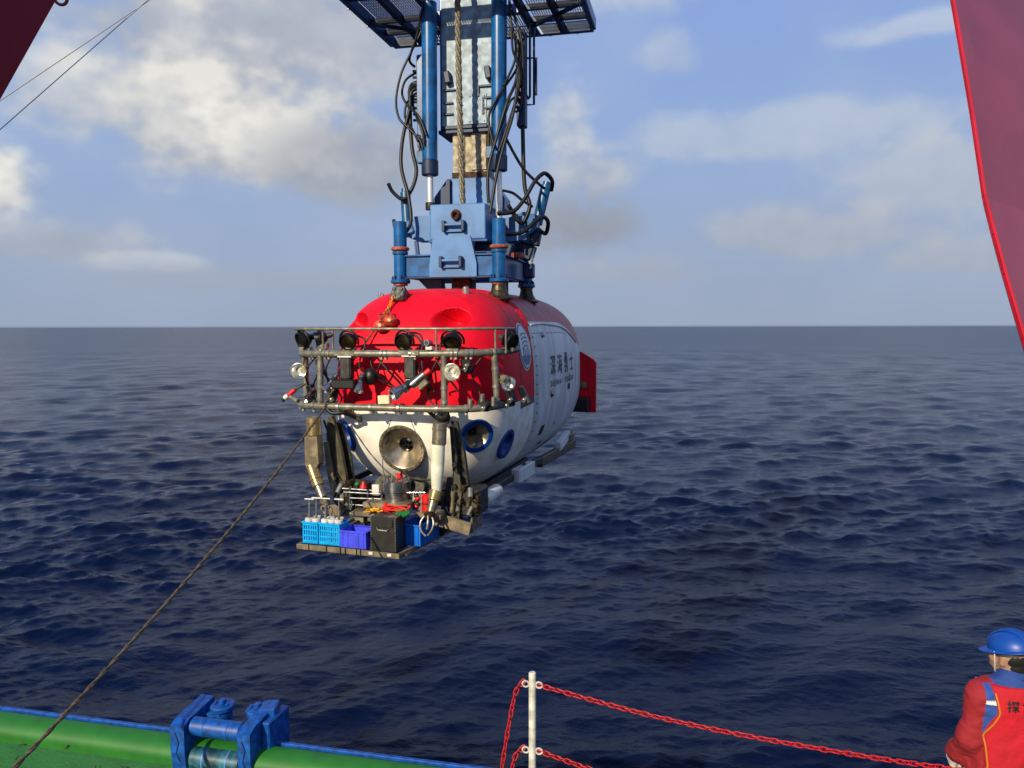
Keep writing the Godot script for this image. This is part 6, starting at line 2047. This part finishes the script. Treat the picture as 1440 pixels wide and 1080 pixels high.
	for id in faces:
		for tri in [[0, 1, 2], [0, 2, 3]]:
			var c: Vector3 = (pos[id[tri[0]]] + pos[id[tri[1]]] + pos[id[tri[2]]]) / 3.0
			if kind == 0: mb.col = wear_color(c)
			elif kind == 2: mb.col = Color(0.36, 0.20, 0.13)
			elif kind == 3: mb.col = Color(0.62, 0.61, 0.56)
			mb.tri(pos[id[tri[0]]], pos[id[tri[1]]], pos[id[tri[2]]], nor[id[tri[0]]], nor[id[tri[1]]], nor[id[tri[2]]])
func wear_color(p: Vector3) -> Color:                        # linear base colours of coverall, collar, stripe, trousers and boots
	if p.y < 0.10: return Color(0.03, 0.03, 0.03)
	if absf(p.x) > 0.125 and p.y > 0.88 or (p.y > 1.02 and p.y < 1.47):
		if absf(p.x) < 0.185 and p.y > 1.20 and p.y < 1.47:
			if absf(p.x) > 0.10 and p.y > 1.372 and p.y < 1.392: return Color(0.60, 0.62, 0.62)
			return Color(0.02, 0.07, 0.30)
		if absf(p.x) > 0.125: return Color(0.26, 0.011, 0.018)
		return Color(0.02, 0.07, 0.30)
	if p.y >= 1.46: return Color(0.015, 0.05, 0.22)
	return Color(0.015, 0.065, 0.30)
func build_person() -> void:
	var f := Transform3D(Basis(Vector3.UP, PI - 0.04), Vector3(2.80, EYE - 3.45, -4.35))
	var t := thing("person", "person in blue hard hat and red vest standing at the deck edge, seen from behind", "person", f, Vector3.ZERO)
	var torso := [[V(0.075, 1.33, 0.0), V(0.06, 1.08, 0.015), 0.108, 0.10], [V(-0.075, 1.33, 0.0), V(-0.06, 1.08, 0.015), 0.108, 0.10], [V(0.06, 1.08, 0.015), V(0.08, 0.90, 0.0), 0.10, 0.115], [V(-0.06, 1.08, 0.015), V(-0.08, 0.90, 0.0), 0.10, 0.115], [V(0.15, 1.40, -0.005), V(0.0, 1.43, -0.015), 0.065, 0.07], [V(-0.15, 1.40, -0.005), V(0.0, 1.43, -0.015), 0.065, 0.07]]
	var limbs := torso.duplicate()
	limbs.append([V(0, 1.42, -0.015), V(0, 1.50, 0.005), 0.066, 0.062])
	for s in [1.0, -1.0]:
		limbs.append([V(0.09 * s, 0.90, 0.0), V(0.105 * s, 0.50, 0.03), 0.098, 0.072])
		limbs.append([V(0.105 * s, 0.50, 0.03), V(0.11 * s, 0.12, -0.02), 0.072, 0.058])
		limbs.append([V(0.11 * s, 0.06, -0.04), V(0.12 * s, 0.045, 0.14), 0.052, 0.045])
	var sh := V(0.185, 1.395, -0.01)
	var elb := V(0.218, 1.13, 0.01)
	var wr := V(0.205, 0.955, 0.16)
	limbs.append([sh, elb, 0.062, 0.050])
	limbs.append([elb, wr, 0.049, 0.041])
	limbs.append([elb.lerp(wr, 0.75), elb.lerp(wr, 0.85), 0.047, 0.049])
	var sh2 := V(-0.185, 1.395, -0.01)
	limbs.append([sh2, V(-0.27, 1.14, 0.02), 0.068, 0.060])
	limbs.append([V(-0.27, 1.14, 0.02), V(-0.22, 0.98, 0.18), 0.060, 0.047])
	var mb := MB.new()
	mb.use_col = true
	net(mb, limbs, 0.009, 38.0, 0)
	# head, turned a little to the left
	var hb := Basis(Vector3.UP, 0.50)
	var hc := V(0, 1.60, 0.015)
	var hp := []
	for q in [[V(0, 0.035, -0.015), V(0, 0.025, 0.025), 0.080, 0.078], [V(0, -0.04, 0.035), V(0, -0.075, 0.058), 0.056, 0.036], [V(0, -0.10, -0.015), V(0, -0.02, -0.01), 0.055, 0.06], [V(0, 0.0, 0.100), V(0, -0.030, 0.118), 0.012, 0.016], [V(-0.018, -0.062, 0.092), V(0.018, -0.062, 0.092), 0.011, 0.011], [V(-0.035, 0.018, 0.085), V(0.035, 0.018, 0.085), 0.016, 0.016], [V(0.045, -0.02, 0.065), V(0.03, -0.05, 0.07), 0.024, 0.02], [V(-0.045, -0.02, 0.065), V(-0.03, -0.05, 0.07), 0.024, 0.02], [V(0.079, 0.012, -0.008), V(0.078, -0.028, 0.0), 0.016, 0.011], [V(-0.079, 0.012, -0.008), V(-0.078, -0.028, 0.0), 0.016, 0.011]]:
		hp.append([hc + hb * q[0], hc + hb * q[1], q[2], q[3]])
	net(mb, hp, 0.005, 90.0, 2)
	# gloved hands: palm, four fingers and a thumb, loosely curled
	for s in [1.0, -1.0]:
		var w: Vector3 = wr if s > 0 else V(-0.22, 0.98, 0.18)
		var d := V(-0.05 * s, -0.76, 0.64).normalized()
		var fr := V(0.0, 0.60, 0.80).normalized()
		fr = (fr - d * fr.dot(d)).normalized()               # towards the thumb
		var inn := d.cross(fr).normalized()
		if inn.x * s > 0: inn = -inn                            # towards the body: the palm side
		var g := [[w, w + d * 0.045, 0.043, 0.036]]
		for k in 4: g.append([w + d * 0.04 + fr * (0.024 - 0.016 * k), w + d * 0.092 + fr * (0.030 - 0.020 * k), 0.019, 0.0165])
		for k in 4:
			var l: float = [0.036, 0.042, 0.038, 0.030][k]
			var p0 := w + d * 0.094 + fr * (0.030 - 0.021 * k)
			var p1 := p0 + (d * 0.90 + inn * 0.42).normalized() * l
			var p2 := p1 + (d * 0.50 + inn * 0.86).normalized() * l * 0.75
			var p3 := p2 + (d * 0.05 + inn * 1.0).normalized() * l * 0.55
			g.append([p0, p1, 0.0115, 0.0105]); g.append([p1, p2, 0.0105, 0.0098]); g.append([p2, p3, 0.0098, 0.009])
		var t0 := w + d * 0.028 + fr * 0.026
		var t1 := t0 + (d * 0.6 + fr * 0.72 + inn * 0.35).normalized() * 0.042
		var t2 := t1 + (d * 0.9 + fr * 0.1 + inn * 0.45).normalized() * 0.034
		g.append([t0, t1, 0.016, 0.0125]); g.append([t1, t2, 0.0125, 0.010])
		net(mb, g, 0.0045, 160.0, 3)
	var m := mat("person_skin_and_coverall", Color(1, 1, 1), 0.8, 0.0, "", 6.0, "cloth", 0.5)
	m.vertex_color_use_as_albedo = true
	m.uv1_scale = Vector3.ONE * 3.0
	part(t, "body", mb, m)
	# vest
	mb = MB.new()
	net(mb, torso, 0.010, 38.0, 1)
	mat("vest_red", Color(0.76, 0.05, 0.14), 0.85, 0.0, "soft", 2.0, "cloth", 0.6)
	part(t, "vest", mb, M.vest_red)
	mat("piping", Color(0.72, 0.44, 0.12), 0.7)
	for s in [1.0, -1.0]:
		for back in [-1.0, 1.0]:
			var pts := []
			for i in 30:
				var y := lerpf(1.440, 0.865, i / 29.0)
				var x: float = vest_half(y) * s
				var z: float = 0.3 * back
				while absf(z) > 0.002 and soft_d(V(x * 0.985, y, z), torso, 38.0) > 0.0265: z -= 0.002 * back
				pts.append(V(x, y, z))
			mb = MB.new()
			mb.tube(pts, 0.0055, 6)
			part(t, "vest_piping", mb, M.piping)
	for back in [-1.0, 1.0]:
		var pts := []
		for i in 25:
			var x := lerpf(-0.195, 0.195, i / 24.0)
			var z: float = 0.3 * back
			while absf(z) > 0.002 and soft_d(V(x * 0.97, 0.868, z), torso, 38.0) > 0.0265: z -= 0.002 * back
			pts.append(V(x, 0.864, z))
		mb = MB.new()
		mb.tube(pts, 0.0055, 6)
		part(t, "vest_piping", mb, M.piping)
	# writing on the back of the vest
	var cx := 0.095
	for g in ["tan", "suo", "yi", "hao"]:
		mb = MB.new()
		for st in GLYPH[g]:
			var a := []; var nn := []
			for i in range(0, st.size() - 2, 2):
				for e in 4:
					var u := e / 3.0
					var x: float = cx - lerpf(st[i], st[i + 2], u) * 0.062
					var y: float = 1.345 + lerpf(st[i + 1], st[i + 3], u) * 0.066
					var z := -0.25
					while z < 0.0 and soft_d(V(x, y, z), torso, 38.0) > 0.0235: z += 0.001
					a.append(V(x, y, z)); nn.append(V(x * 2.0, 0.1, -1).normalized())
			ribbon(mb, a, nn, 0.0085)
		part(t, "letter", mb, M.letter_black)
		cx -= 0.078
	# collar, hair, helmet
	mat("collar_blue", Color(0.08, 0.16, 0.42), 0.8)
	mb = MB.new()
	mb.lathe(V(0, 1.445, -0.012), V(0, 1.0, 0.14), [Vector2(0.088, 0.0), Vector2(0.080, 0.05), Vector2(0.074, 0.055), Vector2(0.070, 0.04)], 24)
	part(t, "collar", mb, M.collar_blue)
	mat("hair_black", Color(0.05, 0.045, 0.04), 0.7)
	mb = MB.new()
	mb.ball(hc + hb * V(0, 0.015, -0.018), V(0.083, 0.076, 0.080), 20, 14)
	mb.ball(hc + hb * V(0, -0.03, -0.036), V(0.064, 0.070, 0.052), 16, 10)
	part(t, "hair", mb, M.hair_black)
	mat("helmet_blue", Color(0.02, 0.26, 0.60), 0.42)
	var tilt := hb * Basis(Vector3.RIGHT, 0.24)
	var c := hc + V(0, 0.050, 0.0)
	mb = MB.new()
	var P := []
	for i in 15:
		var la := PI * 0.5 * i / 14.0
		var row := []
		for j in 41:
			var lo2 := TAU * j / 40.0
			var r := sin(la)
			var ridge := 0.006 * exp(-pow(sin(lo2) * r * 5.0, 2.0)) * clampf(r * 2.0, 0.3, 1.0)
			row.append(c + tilt * V(r * sin(lo2) * 0.104, cos(la) * 0.098 + ridge, r * cos(lo2) * 0.124))
		P.append(row)
	mb.patch(P, c, Vector3.ZERO)
	P = []
	for i in 5:
		var row := []
		for j in 41:
			var lo2 := TAU * j / 40.0
			var e := (0.012 + 0.040 * pow(maxf(0.0, cos(lo2)), 2.0) + 0.012 * pow(maxf(0.0, -cos(lo2)), 2.0)) * i / 4.0
			row.append(c + tilt * V(sin(lo2) * (0.104 + e), -0.010 * i / 4.0 - 0.004 * cos(lo2) * i / 4.0, cos(lo2) * (0.124 + e)))
		P.append(row)
	mb.patch(P, c - V(0, 0.3, 0), Vector3.ZERO)
	part(t, "hard_hat", mb, M.helmet_blue)
	mb = MB.new()
	var rim := []
	for j in 40:
		var lo2 := TAU * j / 40.0
		var e := 0.012 + 0.040 * pow(maxf(0.0, cos(lo2)), 2.0) + 0.012 * pow(maxf(0.0, -cos(lo2)), 2.0)
		rim.append(c + tilt * V(sin(lo2) * (0.104 + e), -0.011 - 0.004 * cos(lo2), cos(lo2) * (0.124 + e)))
	mb.tube(rim, 0.004, 6, true)
	part(t, "hat_rim", mb, M.helmet_blue)
	for k in 3:
		mb = MB.new()
		var rib := []
		for i in 12:
			var la := PI * (-0.36 + 0.72 * i / 11.0)
			rib.append(c + tilt * V((k - 1) * 0.030, cos(la) * 0.101, sin(la) * 0.124) * (1.0 if k == 1 else 0.985))
		mb.tube(rib, 0.005, 6)
		part(t, "hat_ridge", mb, M.helmet_blue)
	mb = MB.new()
	mb.lathe(c + tilt * V(0, -0.03, 0), tilt * Vector3.UP, [Vector2(0.102, 0), Vector2(0.104, 0.03), Vector2(0.098, 0.03), Vector2(0.098, 0)], 28)
	part(t, "hat_band", mb, M.grey_housing)
	for s in [1.0, -1.0]:
		mb = MB.new()
		mb.tube(smooth([c + tilt * V(0.108 * s, -0.005, 0.03), hc + hb * V(0.088 * s, -0.03, 0.035), hc + hb * V(0.05 * s, -0.095, 0.055), hc + hb * V(0, -0.115, 0.06)], 5), 0.004, 6)
		part(t, "chin_strap", mb, M.panel_white)
	mb = MB.new()
	mb.cyl(wr.lerp(elb, 0.02), wr.lerp(elb, 0.16), 0.052, 16, 0.056)
	part(t, "black_cuff", mb, M.black_rubber)
